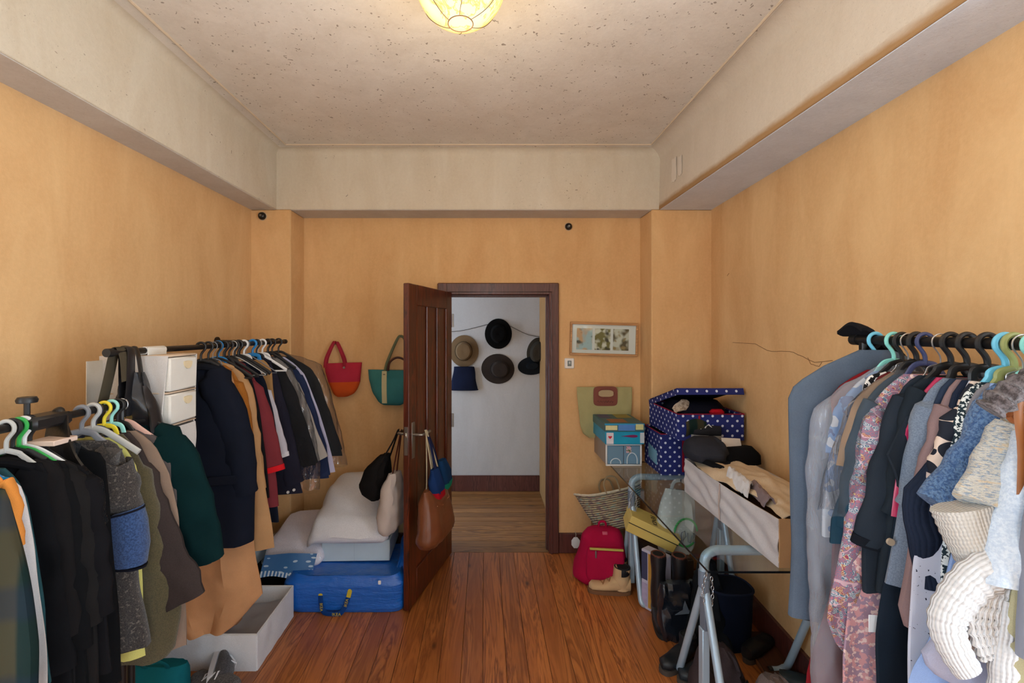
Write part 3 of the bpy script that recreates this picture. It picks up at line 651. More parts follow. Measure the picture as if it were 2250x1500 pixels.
put(A, 'grey_linen_jacket', 'pale grey linen jacket between black covered suits', 'jacket', fab((160, 154, 148), .06), 584, (648, 822), [(672, 880), (700, 960), (718, 1005)], D=2.68, T=.018, sleeve=[(650, 836, .045), (676, 900, .048), (702, 970, .045), (719, 1008, .042)])
put(A, 'dark_blue_jacket', 'dark blue jacket with a long hem beside the pale linen jacket', 'jacket', fab((34, 44, 74)), 593, (662, 818), [(690, 900), (715, 1000), (724, 1050)], D=2.73, T=.018, sleeve=[(664, 832, .045), (690, 900, .05), (714, 985, .048), (722, 1045, .042)])
put(A, 'lavender_shirt', 'lavender shirt tail showing low at the far end of the rack', 'shirt', fab((176, 174, 200), .06), 598, (672, 822), [(700, 900), (730, 1000), (738, 1034)], D=2.765, T=.014, hg=None)
put(A, 'black_evening_jacket', 'black jacket under the farthest smoky plastic cover', 'jacket', BLK, 606, (690, 812), [(715, 880), (742, 960), (752, 1000)], D=2.815, T=.022, sleeve=[(692, 826, .05), (715, 890, .052), (740, 965, .048), (750, 992, .045)])
cover(A, 'clear film cover over the black suit on the tall left rack', 572, (640, 806), [(672, 880), (694, 960), (704, 1040), (700, 1080)], M_film0, D=2.612, T=.046, seed=2)
cover(A, 'smoky film cover over the farthest black jacket by the pink tote', 606, (706, 800), [(728, 870), (750, 950), (764, 1022)], M_filmd, D=2.817, T=.046, seed=5)
for k, hx in enumerate((478, 494, 512, 516, 524, 540, 565, 588)):   # bare hangers between the coats
    hanger(A, hookD(A, hx), .12, (.17, -.15), HM[('black', 'black', 'lgrey', 'black', 'black', 'grey', 'white', 'black')[k]], ('plastic', 'plastic', 'wire', 'plastic', 'wide', 'wire', 'plastic', 'plastic')[k],
           {0: 'bare black hanger just past the bright blue hanger of the tan trench coat', 1: 'bare black hanger above the maroon jacket on the tall left rack', 3: 'bare black hanger above the dark navy trousers', 4: 'thick bare black hanger midway along the tall left rack', 7: 'bare black hanger above the dark blue jacket at the far rail end', 2: 'pale grey wire hanger, bare, halfway along the tall left rack', 5: 'grey wire hanger, bare, beside the blue hanger of the khaki jacket', 6: 'bare white plastic hanger beyond the khaki jacket'}[k], GH[A])
# ------------------------------------------------------------------ left front rack (nearest the camera)
A = 'LF'
BK = [fab((16, 16, 19)), fab((23, 21, 22)), fab((14, 14, 16)), fab((27, 25, 25)), fab((19, 18, 21))]
put(A, 'plaid_dress', 'dark green plaid dress at the very edge of the low left rack', 'dress', plaid(), 0, (20, 1075), [(40, 1180), (66, 1300), (84, 1420), (90, 1600)], D=1.02, hg=None, T=.03, yaw=.05, fold=.02)
put(A, 'orange_top', 'orange top beside the green plaid dress', 'top', fab((222, 142, 66), .08), 0, (14, 1050), [(30, 1075), (36, 1130), (44, 1200), (40, 1230)], D=1.06, T=.016, yaw=.05, hg=None, sleeve=[(22, 1062, .016), (36, 1095, .018), (46, 1150, .020), (50, 1200, .012)])
put(A, 'blue_edged_blouse', 'bright blue blouse, only its shoulder edge showing', 'blouse', fab((28, 122, 170)), 2, (32, 1054), [(36, 1080), (38, 1140)], D=1.105, T=.008, hg=('blue', 'wide'), hl='bright blue hanger at the edge of the low left rack')
put(A, 'white_dress', 'long white dress hanging in a narrow strip beside the plaid dress', 'dress', fab((212, 206, 204), .05), 5, (52, 1065), [(60, 1120), (72, 1200), (80, 1300), (92, 1420), (106, 1600)], D=1.12, T=.014, yaw=.05, hg=None, fold=.02)
put(A, 'teal_dress', 'dark teal dress edge beside the long white dress', 'dress', fab((38, 72, 78)), 7, (60, 1080), [(72, 1160), (86, 1260), (100, 1340), (112, 1500)], D=1.15, T=.012, hg=None, fold=.02)
blk = [(14, (92, 1022), [(104, 1090), (128, 1220), (150, 1400), (160, 1600)], [(98, 1045, .05), (112, 1120, .052), (132, 1240, .05), (150, 1400, .046), (154, 1470, .045)], ('lgrey', 'plastic'), 'black jacket next to the teal dress edge, first of five black ones', 'pale grey hanger nearest the camera on the low left rack'),
       (28, (126, 1008), [(136, 1070), (150, 1200), (166, 1400), (172, 1600)], [(130, 1030, .05), (144, 1110, .052), (158, 1220, .05), (170, 1390, .045)], ('black', 'plastic'), 'black jacket beside the green hanger, second of five black ones', None),
       (42, (152, 1018), [(160, 1080), (172, 1200), (190, 1400), (196, 1560)], [(156, 1040, .05), (168, 1120, .052), (182, 1230, .05), (196, 1420, .045)], ('green', 'plastic'), 'black jacket on the green hanger, third of five black ones', 'green plastic hanger on the low left rack'),
       (54, (176, 1022), [(186, 1080), (198, 1200), (212, 1400), (218, 1500)], [(180, 1040, .05), (192, 1120, .052), (206, 1230, .05), (216, 1370, .045)], ('white', 'plastic'), 'black jacket on the white hanger, fourth of five black ones', 'white plastic hanger beside the green one'),
       (66, (200, 1036), [(210, 1090), (222, 1200), (238, 1380), (244, 1480)], [(204, 1052, .05), (218, 1120, .055), (232, 1230, .05), (240, 1350, .045)], ('black', 'plastic'), 'black jacket next to the white film scrap, last of five black ones', None)]
for k, (hx, tip, out, sl, hg, lb, hl) in enumerate(blk):
    put(A, 'black_jacket', lb, 'jacket', BK[k], hx, tip, out, hg=hg, hl=hl, sleeve=sl, T=.022, collar=(BK[k], .02), group='black jackets on the low left rack', yaw=.10)
cover(A, 'scrap of clear film over a black jacket sleeve', 80, (214, 1055), [(228, 1100), (232, 1150), (214, 1178)], M_film0, D=1.315, T=.034, neck=.10, seed=9)
put(A, 'black_dress', 'long black dress hung behind the black jackets', 'dress', BK[2], 120, (232, 1000), [(240, 1100), (250, 1250), (262, 1400), (264, 1500)], D=1.36, T=.022, hl='black hanger beside the white paper tag of the low rack')
M_tweed = heather((74, 68, 64), (44, 40, 40), 330, .40, .60, c3=(104, 96, 88))
t, g, nf = put(A, 'grey_tweed_coat', 'charcoal tweed coat with a blue panel low on the sleeve', 'coat', M_tweed, 185, (272, 986), [(288, 1060), (296, 1180), (304, 1300), (330, 1416)], D=1.44,
    hg=('grey', 'wide'), hl='dark grey hanger of the charcoal tweed coat', sleeve=[(276, 1006, .065), (293, 1060, .068), (302, 1122, .066)], T=.042, neck=.075, yaw=.16, fold=.010)
pts = [(lambda q: (q[0]-.052, q[1]))(g(*q)) for q in ((306, 1118), (314, 1150), (322, 1195), (320, 1232))]
for q in (1,):
    mb = MB(); mb.tube([(a, nf*.004, b) for a, b in pts], [(.046, .066), (.047, .067), (.046, .062), (.043, .056)], 16, ref=(0, 1, 0)); so = mb.build('sleeve_panel', heather((62, 86, 128), (44, 62, 98), 200, .42, .6), t, 'blue lower sleeve panel')
    mb = MB(); mb.tube([(a, nf*.004, b) for a, b in (pts[0], (pts[0][0]+.001, pts[0][1]-.006))], (.048, .068), 16, ref=(0, 1, 0)); mb.tube([(a, nf*.004, b) for a, b in (pts[3], (pts[3][0]-.001, pts[3][1]-.006))], (.0445, .0575), 16, ref=(0, 1, 0)); mb.build('piping', fab((20, 20, 30)), so)
hanger(A, hookD(A, 205), .12, (.15, -.14), HM['lgrey'], 'wide', 'thick pale grey hanger standing bare above the tweed coat', GH[A])
put(A, 'yellow_green_shirt', 'pale yellow green shirt between tweed coat and olive cardigan', 'shirt', fab((204, 196, 112), .06), 222, (300, 1012), [(304, 1050), (302, 1110), (312, 1300), (318, 1438)], D=1.487, T=.012, hg=('navy', 'wide'), hl='navy blue hanger of the yellow green shirt', fold=.015)
put(A, 'olive_cardigan', 'long olive cardigan with a curved hem on the low left rack', 'cardigan', heather((88, 80, 56), (72, 65, 45), 300, .42, .6), 232, (318, 1014), [(340, 1080), (360, 1180), (392, 1300), (398, 1350), (386, 1425), (372, 1440)], D=1.525, T=.030, yaw=.16,
    hg=('yellow', 'plastic'), hl='yellow plastic hanger on the low left rack', sleeve=[(320, 1036, .05), (338, 1090, .055), (350, 1160, .05), (362, 1260, .045)])
put(A, 'dark_brown_cardigan', 'dark brown cardigan whose wide sleeve swings out over the box', 'cardigan', fab((58, 49, 47), .12, 300, .5), 242, (330, 1010), [(352, 1080), (372, 1180), (392, 1300)], D=1.555, T=.026, yaw=.14,
    hg=('mint', 'plastic'), hl='mint green plastic hanger beside the yellow one', sleeve=[(336, 1030, .05), (356, 1090, .058), (392, 1180, .066), (430, 1260, .072), (452, 1308, .070)], sy=.02)
put(A, 'taupe_blouse', 'taupe blouse showing in a thin strip beside the dark green jacket', 'blouse', fab((138, 116, 100), .08), 252, (352, 986), [(372, 1040), (392, 1130), (402, 1300), (408, 1425)], D=1.582, T=.012, fold=.016, hl='black hanger of the taupe blouse')
put(A, 'grey_cardigan', 'thin grey cardigan shoulder beside the taupe blouse', 'cardigan', fab((84, 76, 74)), 258, (368, 970), [(380, 1010), (388, 1080), (396, 1150)], D=1.60, T=.012, hg=('pink', 'wood'), hl='pinkish wooden hanger at the end of the low left rack')
put(A, 'green_velvet_jacket', 'dark green velvet jacket at the far end of the low left rack', 'jacket', fab((4, 34, 36), .12, 500, .3, .9), 272, (384, 932), [(420, 985), (448, 1060), (462, 1150), (468, 1230)], D=1.632, T=.035, yaw=.14,
    sleeve=[(388, 950, .07), (424, 1005, .08), (456, 1090, .082), (476, 1170, .078), (484, 1228, .066)], neck=.06, collar=(fab((4, 28, 30)), .024), hl='black hanger of the dark green velvet jacket')
put(A, 'navy_vest', 'navy padded vest peeking out behind the dark green velvet jacket', 'vest', fab((22, 26, 44)), 284, (366, 906), [(392, 960), (410, 1050), (420, 1130)], D=1.668, T=.022, hg=None, neck=.06)
# knob clamp, paper tag and leather pouch on the low rail
X, Z, sg, rr = RAILS[A]
t = thing('rail_clamp', 'black rail clamp with a screw knob on the low left rack', 'clamp', (X, 1.30, Z))
MB().box((-.035, -.045, -.018), (.035, .075, .018), .008).build('clamp_body', HM['black'], t); MB().tube([(-.012, -.02, .01), (-.012, -.02, .055)], .007, 8).build('screw', HM['black'], t); MB().lathe([(.0, .055), (.022, .056), (.024, .064), (.020, .072), (.0, .073)], 16, Matrix.Translation((-.012, -.02, 0))).build('knob', HM['black'], t)
tag(MB().box((-.004, 1.27, Z-.062), (.072, 1.345, Z-.048), .002, Matrix.Translation((X, 0, 0))).build('paper_tag', flat((214, 188, 172), .8)), 'flat pinkish paper tag hanging under the low left rail', 'tag')
t = thing('leather_pouch', 'black leather pouch hanging in a fold from the low left rail', 'pouch', (X, 1.365, Z)); M_lth = flat((26, 24, 23), .35, bump=.25, bs=80)
mb = MB(); mb.sheet(lambda u, v: (-.02+.05*u+.075*v*u+.01*v, -.006-.035*math.sin(v*2.2)*(.4+u*.6)-.02*v, .016-.145*v-.012*math.sin(u*6)*v), 10, 12, .006); mb.build('flap', M_lth, t)
mb = MB(); mb.tube(smooth_path([(-.02, .004, -.02), (-.014, .0, .018), (.006, -.004, .022), (.02, -.008, -.02), (.05, -.01, -.10)]), .010, 8, flat=.5); mb.build('strap', M_lth, t)
# ------------------------------------------------------------------ right rack
A = 'R'
put(A, 'garment_bag', 'long grey blue garment bag at the far end of the right rack', 'garment bag', fab((92, 106, 124), .10, 500, .15), 1942, (1738, 848), [(1733, 870), (1735, 1000), (1740, 1200), (1733, 1380)], D=1.425, yaw=.0, T=.030, neck=.05, nz_=-.03, fold=.006, hem_slant=0.16,
    hg=('sky', 'plastic'), hl='sky blue hanger of the grey blue garment bag', htip=(1800, 845))
put(A, 'red_dress', 'long dark red dress beside the garment bag', 'dress', fab((128, 26, 34), .15), 1950, (1822, 862), [(1836, 950), (1832, 1100), (1824, 1300), (1776, 1470), (1764, 1620)], D=1.39, yaw=.0, T=.014, hg=None)
put(A, 'blue_flower_dress', 'white and sky blue printed dress half inside the clear cover', 'dress', print_mat('blue_flower_print', (118, 162, 214), [((236, 238, 240), 16, .52), ((58, 92, 150), 20, .66)], 1), 1966, (1850, 872), [(1832, 950), (1812, 1060), (1806, 1180)], D=1.362, yaw=.02, T=.02, hg=('teal', 'plastic'), hl='pale teal hanger above the blue printed dress',
    sleeve=[(1848, 884, .045), (1832, 940, .05), (1822, 1000, .048)])
put(A, 'white_scarf_blouse', 'white blouse with thick black swirls at its shoulder', 'blouse', print_mat('black_swirl_print', (232, 228, 222), [((22, 22, 26), 30, .55)], 1, warp=2.0), 1976, (1898, 832), [(1890, 900), (1886, 980)], D=1.335, yaw=.02, T=.014, hg=('black', 'plastic'))
put(A, 'burgundy_top', 'burgundy top with only the collar end showing on the right rack', 'top', fab((96, 34, 38)), 1990, (1935, 836), [(1925, 900), (1915, 1000)], D=1.315, yaw=.02, T=.012, hg=('wire', 'wire'), hl='thin wire hanger above the burgundy top')
put(A, 'teal_suit', 'dark teal suit jacket inside the brightest clear cover', 'suit', fab((34, 64, 82), .12), 2003, (1900, 876), [(1880, 960), (1858, 1060), (1832, 1140), (1826, 1190)], D=1.29, yaw=.02, T=.022, sleeve=[(1898, 892, .045), (1876, 960, .05), (1856, 1060, .05), (1842, 1160, .045)], hg=('black', 'wide'), hl='wide black hanger of the dark teal suit')
put(A, 'tan_coat', 'tan coat seen as a pale shoulder through the clear cover', 'coat', fab((176, 140, 104), .1), 1996, (1870, 880), [(1850, 960), (1838, 1020)], D=1.305, yaw=.02, T=.014, hg=None)
cover(A, 'clear crumpled cover over the blue printed dress, reaching the floor side', 1966, (1792, 900), [(1778, 1000), (1776, 1100), (1782, 1300), (1788, 1540)], M_filmf, D=1.364, yaw=.0, T=.040, seed=3)
cover(A, 'bright shiny clear cover over the dark teal suit', 2003, (1868, 884), [(1838, 970), (1812, 1060), (1800, 1130)], M_film, D=1.291, yaw=.02, T=.040, seed=11)
M_pais = paisley()
put(A, 'paisley_tunic', 'long paisley tunic with a ruffled hem on the right rack', 'tunic', M_pais, 2022, (1912, 886), [(1900, 950), (1884, 1050), (1860, 1180), (1832, 1290), (1814, 1350), (1838, 1420), (1870, 1450)], D=1.265, yaw=.04, T=.020, fold=.014,
    hg=('dblue', 'plastic'), hl='dark blue hanger of the paisley tunic', sleeve=[(1908, 904, .036), (1893, 970, .040), (1878, 1060, .040), (1860, 1160, .038), (1842, 1270, .036), (1832, 1330, .036)])
put(A, 'pink_paisley_skirt', 'pinkish paisley skirt hanging below the paisley tunic', 'skirt', print_mat('pink_leaf_print', (206, 150, 152), [((160, 132, 150), 60, .5), ((226, 196, 190), 70, .58)], 1), 2030, (1930, 960), [(1900, 1100), (1868, 1300), (1850, 1430), (1856, 1600)], D=1.245, yaw=.04, T=.012, hg=None)
M_jk = fab((40, 48, 58), .12)
t, g, nf = put(A, 'black_lapel_jacket', 'blue black jacket with a turned lapel and rolled sleeve', 'jacket', M_jk, 2044, (1972, 858), [(1952, 940), (1928, 1010), (1912, 1100), (1896, 1200), (1896, 1300)], D=1.222, yaw=.05, T=.024, fold=.010,
    hg=('wire', 'wire'), hl='thin wire hanger of the blue black jacket', sleeve=[(1966, 876, .045), (1945, 950, .048), (1920, 1050, .050), (1898, 1140, .052), (1886, 1195, .056)], cuff=fab((24, 28, 36)))
a, b, c = g(1968, 905), g(1908, 985), g(1950, 1085)
mb = MB(); mb.sheet(lambda u, v: tuple(Vector((a[0], nf*.034, a[1])).lerp(Vector((b[0], nf*(.062), b[1])), v).lerp(Vector((a[0]-.03, nf*.030, a[1]-.03)).lerp(Vector((c[0], nf*.034, c[1])), v), u)+Vector((0, nf*.012*math.sin(u*PI), 0))), 8, 10, .006); mb.build('lapel', M_jk, t)
p = g(1913, 1166); mb = MB(); mb.disc((p[0], nf*.064, p[1]), .009, 12, .006); mb.build('button', flat((176, 160, 140), .4), t)
patch(t, 'white_label', flat((238, 240, 244), .8), g, nf, (1893, 1338), (1916, 1376), .020, .002, th=.002)
put(A, 'dark_jacket', 'dark slate jacket with a long straight front next to the lapel jacket', 'jacket', fab((34, 42, 50), .10), 2074, (1996, 850), [(1984, 940), (1964, 1050), (1940, 1180), (1926, 1304)], D=1.195, yaw=.05, T=.022, hg=('black', 'wide'), hl='wide black hanger above the dark slate jacket', sleeve=[(1992, 868, .04), (1980, 940, .044), (1962, 1040, .046), (1944, 1130, .044)])
put(A, 'black_trousers', 'black trousers hanging to the bottom edge under the lapel jacket', 'trousers', fab((26, 36, 48), .1), 2080, (1990, 960), [(1950, 1200), (1925, 1400), (1915, 1620)], D=1.182, yaw=.05, T=.014, hg=None, fold=.018)
put(A, 'magenta_blouse', 'magenta satin blouse in a thin strip on the right rack', 'blouse', flat((176, 36, 84), .35, vary=.3, scale=30), 2090, (2002, 900), [(1985, 950), (1972, 1040), (1962, 1130)], D=1.172, yaw=.06, T=.012, hg=None)
put(A, 'blue_grey_knit', 'fine blue grey ribbed pullover on the right rack', 'pullover', heather((120, 134, 152), (104, 116, 134), 300, .4, .6, bump=.25), 2102, (2022, 876), [(2006, 950), (1992, 1050), (1972, 1180), (1950, 1290)], D=1.155, yaw=.06, T=.024, hg=('black', 'wide'), hl='wide black hanger of the blue grey pullover', sleeve=[(2020, 892, .042), (2006, 950, .044), (1992, 1030, .044), (1976, 1110, .042)])
put(A, 'dark_blue_blouse', 'dark blue blouse shoulder between two pale pullovers', 'blouse', fab((44, 56, 76)), 2118, (2052, 880), [(2036, 950), (2020, 1040)], D=1.138, yaw=.06, T=.012, hg=None)
put(A, 'mauve_cardigan', 'mauve brown cardigan with a long beige hem on the right rack', 'cardigan', fab((140, 116, 116), .10), 2128, (2068, 886), [(2042, 950), (2018, 1040), (1996, 1180), (1972, 1330), (1984, 1372)], D=1.122, yaw=.06, T=.018, hg=None, sleeve=[(2062, 900, .036), (2040, 960, .04), (2020, 1040, .04), (2004, 1120, .038)])
put(A, 'circle_print_blouse', 'cream blouse with large dark circles and a gathered short sleeve', 'blouse', circles(), 2140, (2090, 902), [(2070, 960), (2050, 1040), (2040, 1120)], D=1.088, yaw=.08, T=.018, hg=None, sleeve=[(2086, 914, .036), (2066, 966, .044), (2050, 1024, .044), (2042, 1058, .038)], cuff=fab((206, 190, 184)))
put(A, 'white_print_dress', 'white dress with small dark marks showing low on the rack', 'dress', print_mat('ink_mark_print', (202, 206, 222), [((40, 40, 60), 130, .70)], 1), 2146, (2076, 960), [(2040, 1080), (2004, 1240), (1996, 1400), (1990, 1600)], D=1.092, yaw=.08, T=.012, hg=None)
M_nb = knit((36, 44, 62), 300, amt=.4)
put(A, 'navy_boucle_cardigan', 'dark navy knitted cardigan with a sharply bent sleeve', 'cardigan', M_nb, 2152, (2096, 908), [(2074, 980), (2058, 1080), (2040, 1200), (2034, 1260)], D=1.108, yaw=.08, T=.018, hg=('black', 'wide'), hl='wide black hanger of the dark navy knitted cardigan', sleeve=[(2086, 930, .030), (2058, 1000, .032), (2020, 1052, .036), (1988, 1088, .040), (1986, 1140, .038), (2004, 1210, .034), (2012, 1280, .028)], sy=.012)
put(A, 'speckled_dress', 'black and white speckled dress beside the circle blouse', 'dress', print_mat('speckle_print', (32, 48, 56), [((226, 230, 228), 150, .52)], 1), 2160, (2122, 872), [(2104, 920), (2092, 990), (2084, 1060), (2070, 1300)], D=1.07, yaw=.08, T=.014, hg=('sky', 'wide'), hl='long sky blue hanger with a bare arm on the right rack', sleeve=[(2120, 884, .03), (2104, 940, .034), (2092, 1010, .034)])
put(A, 'grey_cardigan', 'pale grey brown cardigan next to the speckled dress', 'cardigan', fab((132, 130, 136)), 2176, (2144, 878), [(2124, 930), (2114, 1000), (2104, 1060)], D=1.052, yaw=.08, T=.014, hg=('olive', 'wide'), hl='olive green hanger with a long bare arm', sleeve=[(2142, 890, .028), (2126, 940, .032), (2116, 1010, .03)])
put(A, 'blue_boucle_jacket', 'bright blue boucle jacket with a short flared sleeve', 'jacket', heather((104, 136, 176), (62, 92, 138), 170, .42, .58, bump=.8), 2196, (2156, 878), [(2146, 960), (2140, 1060), (2130, 1200)], D=1.035, yaw=.10, T=.024, hg=('wire', 'wire'), hl='thin wire hanger of the blue boucle jacket', sleeve=[(2146, 892, .030), (2118, 955, .032), (2076, 1020, .034), (2036, 1068, .034), (2006, 1098, .038)], sy=.02)
t, g, nf = put(A, 'brown_fur_trim_coat', 'brown coat with a thin fuzzy front edge on the right rack', 'coat', heather((112, 84, 66), (74, 54, 42), 120, .4, .6, bump=.8), 2212, (2190, 902), [(2166, 960), (2150, 1040), (2140, 1200)], D=1.015, yaw=.10, T=.016, hg=('teal', 'plastic'), hl='pale teal hanger, the last hook seen on the right rack')
M_tw = heather((214, 212, 204), (156, 172, 190), 95, .50, .60, (1, 1, 3.4), .8, c3=(226, 206, 176))
M_ck = knit((212, 211, 212), 440, amt=.8, vary=.08)
t, g, nf = put(A, 'cream_tweed_jacket', 'cream tweed knit jacket with blue flecks and a wide ribbed cuff', 'jacket', M_tw, 2230, (2212, 936), [(2190, 1020), (2170, 1140), (2150, 1250)], D=.985, yaw=.12, T=.030, hg=('navy', 'plastic'), hl='navy hanger half out of frame on the right rack',
    sleeve=[(2200, 935, .050), (2166, 972, .060), (2118, 1040, .070), (2076, 1106, .074)], sy=.03)
M_rib = knit((200, 196, 190), 520, amt=.8, vary=.08)
mb = MB(); pp = [g(2088, 1098), g(2106, 1160), g(2140, 1236)]; path = smooth_path([(a, nf*(.03+.004*k), b) for k, (a, b) in enumerate(pp)], 9); mb.tube(path, [(.034+.0028*math.sin(k*PI), (.060+.003*(k % 2))*(1-.014*k)) for k in range(len(path))], 20, ref=(0, 1, 0)); mb.build('ribbed_cuff', M_rib, t)
M_sued = flat((168, 102, 58), .7, vary=.2, scale=60)
mb = MB(); q = [g(2170, 905), g(2190, 893), g(2222, 888), g(2206, 905), g(2182, 916)]; mb.tube(smooth_path([(a, nf*.045, b) for a, b in q]+[(q[0][0], nf*.045, q[0][1])], 6), .0055, 8, flat=1.0); mb.build('suede_tie', M_sued, t, 'tan suede bow tied at the neck')
t, g, nf = put(A, 'chunky_cable_cardigan', 'chunky cream cable knit cardigan looped in the lower right corner', 'cardigan', M_ck, 2240, (2226, 1000), [(2190, 1120), (2150, 1210), (2098, 1270), (2066, 1330), (2092, 1400), (2130, 1434)], D=.965, yaw=.12, T=.038, hg=('black', 'wide'), hl='black hanger of the chunky cable knit cardigan, outside the frame', body=True, fold=.012)
def loop(name, pts, rad, y0, y1, mat, ribs=0):
    path = smooth_path([(g(*q)[0], nf*(y0+(y1-y0)*k/(len(pts)-1)), g(*q)[1]) for k, q in enumerate(pts)], 10); n = len(path)
    rr_ = [(lambda f: (f*.55*(1+.10*math.sin(k*1.25) if ribs else 1), f*(1+(.035*math.sin(k*1.25) if ribs else 0))))(rad[0]+(rad[1]-rad[0])*k/(n-1)) for k in range(n)]
    mb = MB(); mb.tube(path, rr_, 18, ref=(0, 1, 0)); return mb.build(name, mat, t)
loop('sleeve', [(2150, 1222), (2100, 1245), (2062, 1280), (2036, 1318), (2034, 1352), (2050, 1395), (2072, 1432)], (.046, .026), .045, .06, M_ck, 1)
loop('sleeve', [(2178, 1290), (2170, 1350), (2160, 1420), (2158, 1500), (2156, 1580)], (.030, .036), .05, .055, M_ck, 1)
mb = MB()
for k in range(7):                                            # raised cables down the front panel
    u = k/6; p0 = Vector(g(2120+u*52, 1240+u*10)); p1 = Vector(g(2082+u*78, 1330+10*u)); p2 = Vector(g(2110+u*62, 1412-u*20))
    path = smooth_path([(q[0], nf*.052, q[1]) for q in (p0, p1, p2)], 12); mb.tube([Vector(q)+Vector((.003*math.sin(j*2.2), 0, 0)) for j, q in enumerate(path)], [.0065+.0018*math.sin(j*2.2) for j in range(len(path))], 8)
mb.build('cable_ribs', M_ck, t)
put(A, 'white_blue_cardigan', 'very pale blue cardigan sleeve catching the light at the right edge', 'cardigan', heather((206, 216, 228), (184, 198, 216), 160, .4, .6, bump=.3), 2262, (2240, 930), [(2226, 1020), (2215, 1120), (2210, 1180)], D=.94, yaw=.12, T=.022, hg=('black', 'wide'), hl='black hanger of the very pale blue cardigan, outside the frame',
    sleeve=[(2226, 950, .018), (2200, 1040, .024), (2164, 1150, .034), (2126, 1266, .044)], sy=.035)
put(A, 'grey_blouse', 'pale grey satin blouse with a dark cord loop under the cream knit', 'blouse', fab((198, 196, 190), .06, 500, .3, .6), 2268, (2236, 1100), [(2212, 1200), (2190, 1260), (2172, 1310), (2196, 1345)], D=.955, yaw=.12, T=.020, hg=None)
t, g, nf = put(A, 'lavender_skirt', 'lavender grey skirt with a curved double hem at the bottom edge', 'skirt', fab((176, 178, 202), .05), 2225, (2170, 1300), [(2090, 1370), (2040, 1420), (2022, 1440), (2036, 1480), (2080, 1500)], D=.99, yaw=.10, T=.024, hg=None)
put(A, 'pale_blue_dress', 'pale blue dress edge at the bottom of the frame', 'dress', fab((150, 176, 224), .06), 2180, (2110, 1000), [(2094, 1200), (2050, 1380), (2000, 1480), (1992, 1620)], D=1.045, yaw=.08, T=.012, hg=None)
put(A, 'dark_teal_trousers', 'dark teal trousers behind the lavender skirt', 'trousers', fab((22, 50, 74)), 2170, (2120, 1000), [(2090, 1200), (2056, 1400), (2040, 1620)], D=1.056, yaw=.08, T=.010, hg=None)
put(A, 'brown_skirt', 'dark brown skirt hanging behind the cable cardigan', 'skirt', fab((70, 54, 46)), 2236, (2220, 1150), [(2190, 1300), (2170, 1420), (2168, 1600)], D=.975, yaw=.10, T=.010, hg=None)
put(A, 'olive_beige_dress', 'olive beige dress strip along the right edge', 'dress', fab((176, 168, 134), .06), 2290, (2262, 1080), [(2240, 1200), (2222, 1340), (2205, 1480), (2200, 1600)], D=.90, yaw=.12, T=.014, hg=None, fold=.018)
put(A, 'grey_quilted_jacket', 'grey quilted jacket cut off by the right edge', 'jacket', flat((128, 130, 142), .45, vary=.15, scale=8, bump=.4, bs=30), 2320, (2290, 950), [(2268, 1060), (2248, 1200), (2240, 1380), (2242, 1450)], D=.875, yaw=.12, T=.032, hg=('black', 'wide'), hl='black hanger of the grey quilted jacket, outside the frame')
q = plane_local(A, .915, .12)
t = thing('leather_strap', 'long brown leather strap hanging vertically at the right edge', 'strap', (1.2, .915, 1.665), PI-.12)
pts = [q(2230, 868), q(2233, 1000), q(2226, 1200), q(2212, 1420), q(2206, 1560)]
mb = MB(); mb.tube(smooth_path([(pts[0][0]-.10, .02, .018), (pts[0][0]-.06, .03, -.05)]+[(a, .012, b) for a, b in pts], 5), (.0035, .009), 8, ref=(0, 1, 0)); mb.build('strap', flat((140, 84, 40), .5, vary=.25, scale=30), t)
# fuzzy grey collar with a shiny snap at the right edge
q = plane_local(A, .95, .12); p = q(2232, 838)
t = thing('fur_collar', 'fuzzy grey brown collar with a shiny blue snap at the right edge', 'collar', (1.2, .95, 1.665), PI-.12)
M_fur = heather((120, 112, 114), (70, 62, 62), 90, .4, .6, bump=1.0)
mb = MB(); path = smooth_path([(p[0]+.075, .03, p[1]-.055), (p[0]+.035, .04, p[1]-.01), (p[0]-.01, .042, p[1]+.012), (p[0]-.06, .03, p[1]+.03), (p[0]-.10, .0, p[1]+.02)], 8); mb.tube(path, [.024+.004*math.sin(k*2.1)+.002*math.sin(k*5) for k in range(len(path))], 14); mb.build('collar_roll', M_fur, t)
mb = MB(); pp = q(2247, 842); mb.disc((pp[0], .072, pp[1]), .008, 14, .006); mb.build('snap', flat((84, 96, 170), .15, .6), t)
# black bag slung over the rail end
t = thing('black_bag', 'black bag slung over the far end of the right rail', 'bag', (1.2, 1.485, 1.665)); M_bb = fab((28, 28, 32), .15, 300, .5)
mb = MB(); mb.sheet(lambda u, v: (-.035+.15*v+.02*math.sin(u*5)*v, -.05+.10*u, .030+.012*math.sin(u*PI)-.115*v**1.5+.010*math.sin(v*9+u*4)), 10, 14, .012); mb.build('body', M_bb, t)
mb = MB(); mb.tube(smooth_path([(-.03, -.03, -.045), (-.05, -.04, -.07), (-.02, -.045, -.05), (.03, -.04, -.01)]), .008, 8); mb.build('strap', M_bb, t)
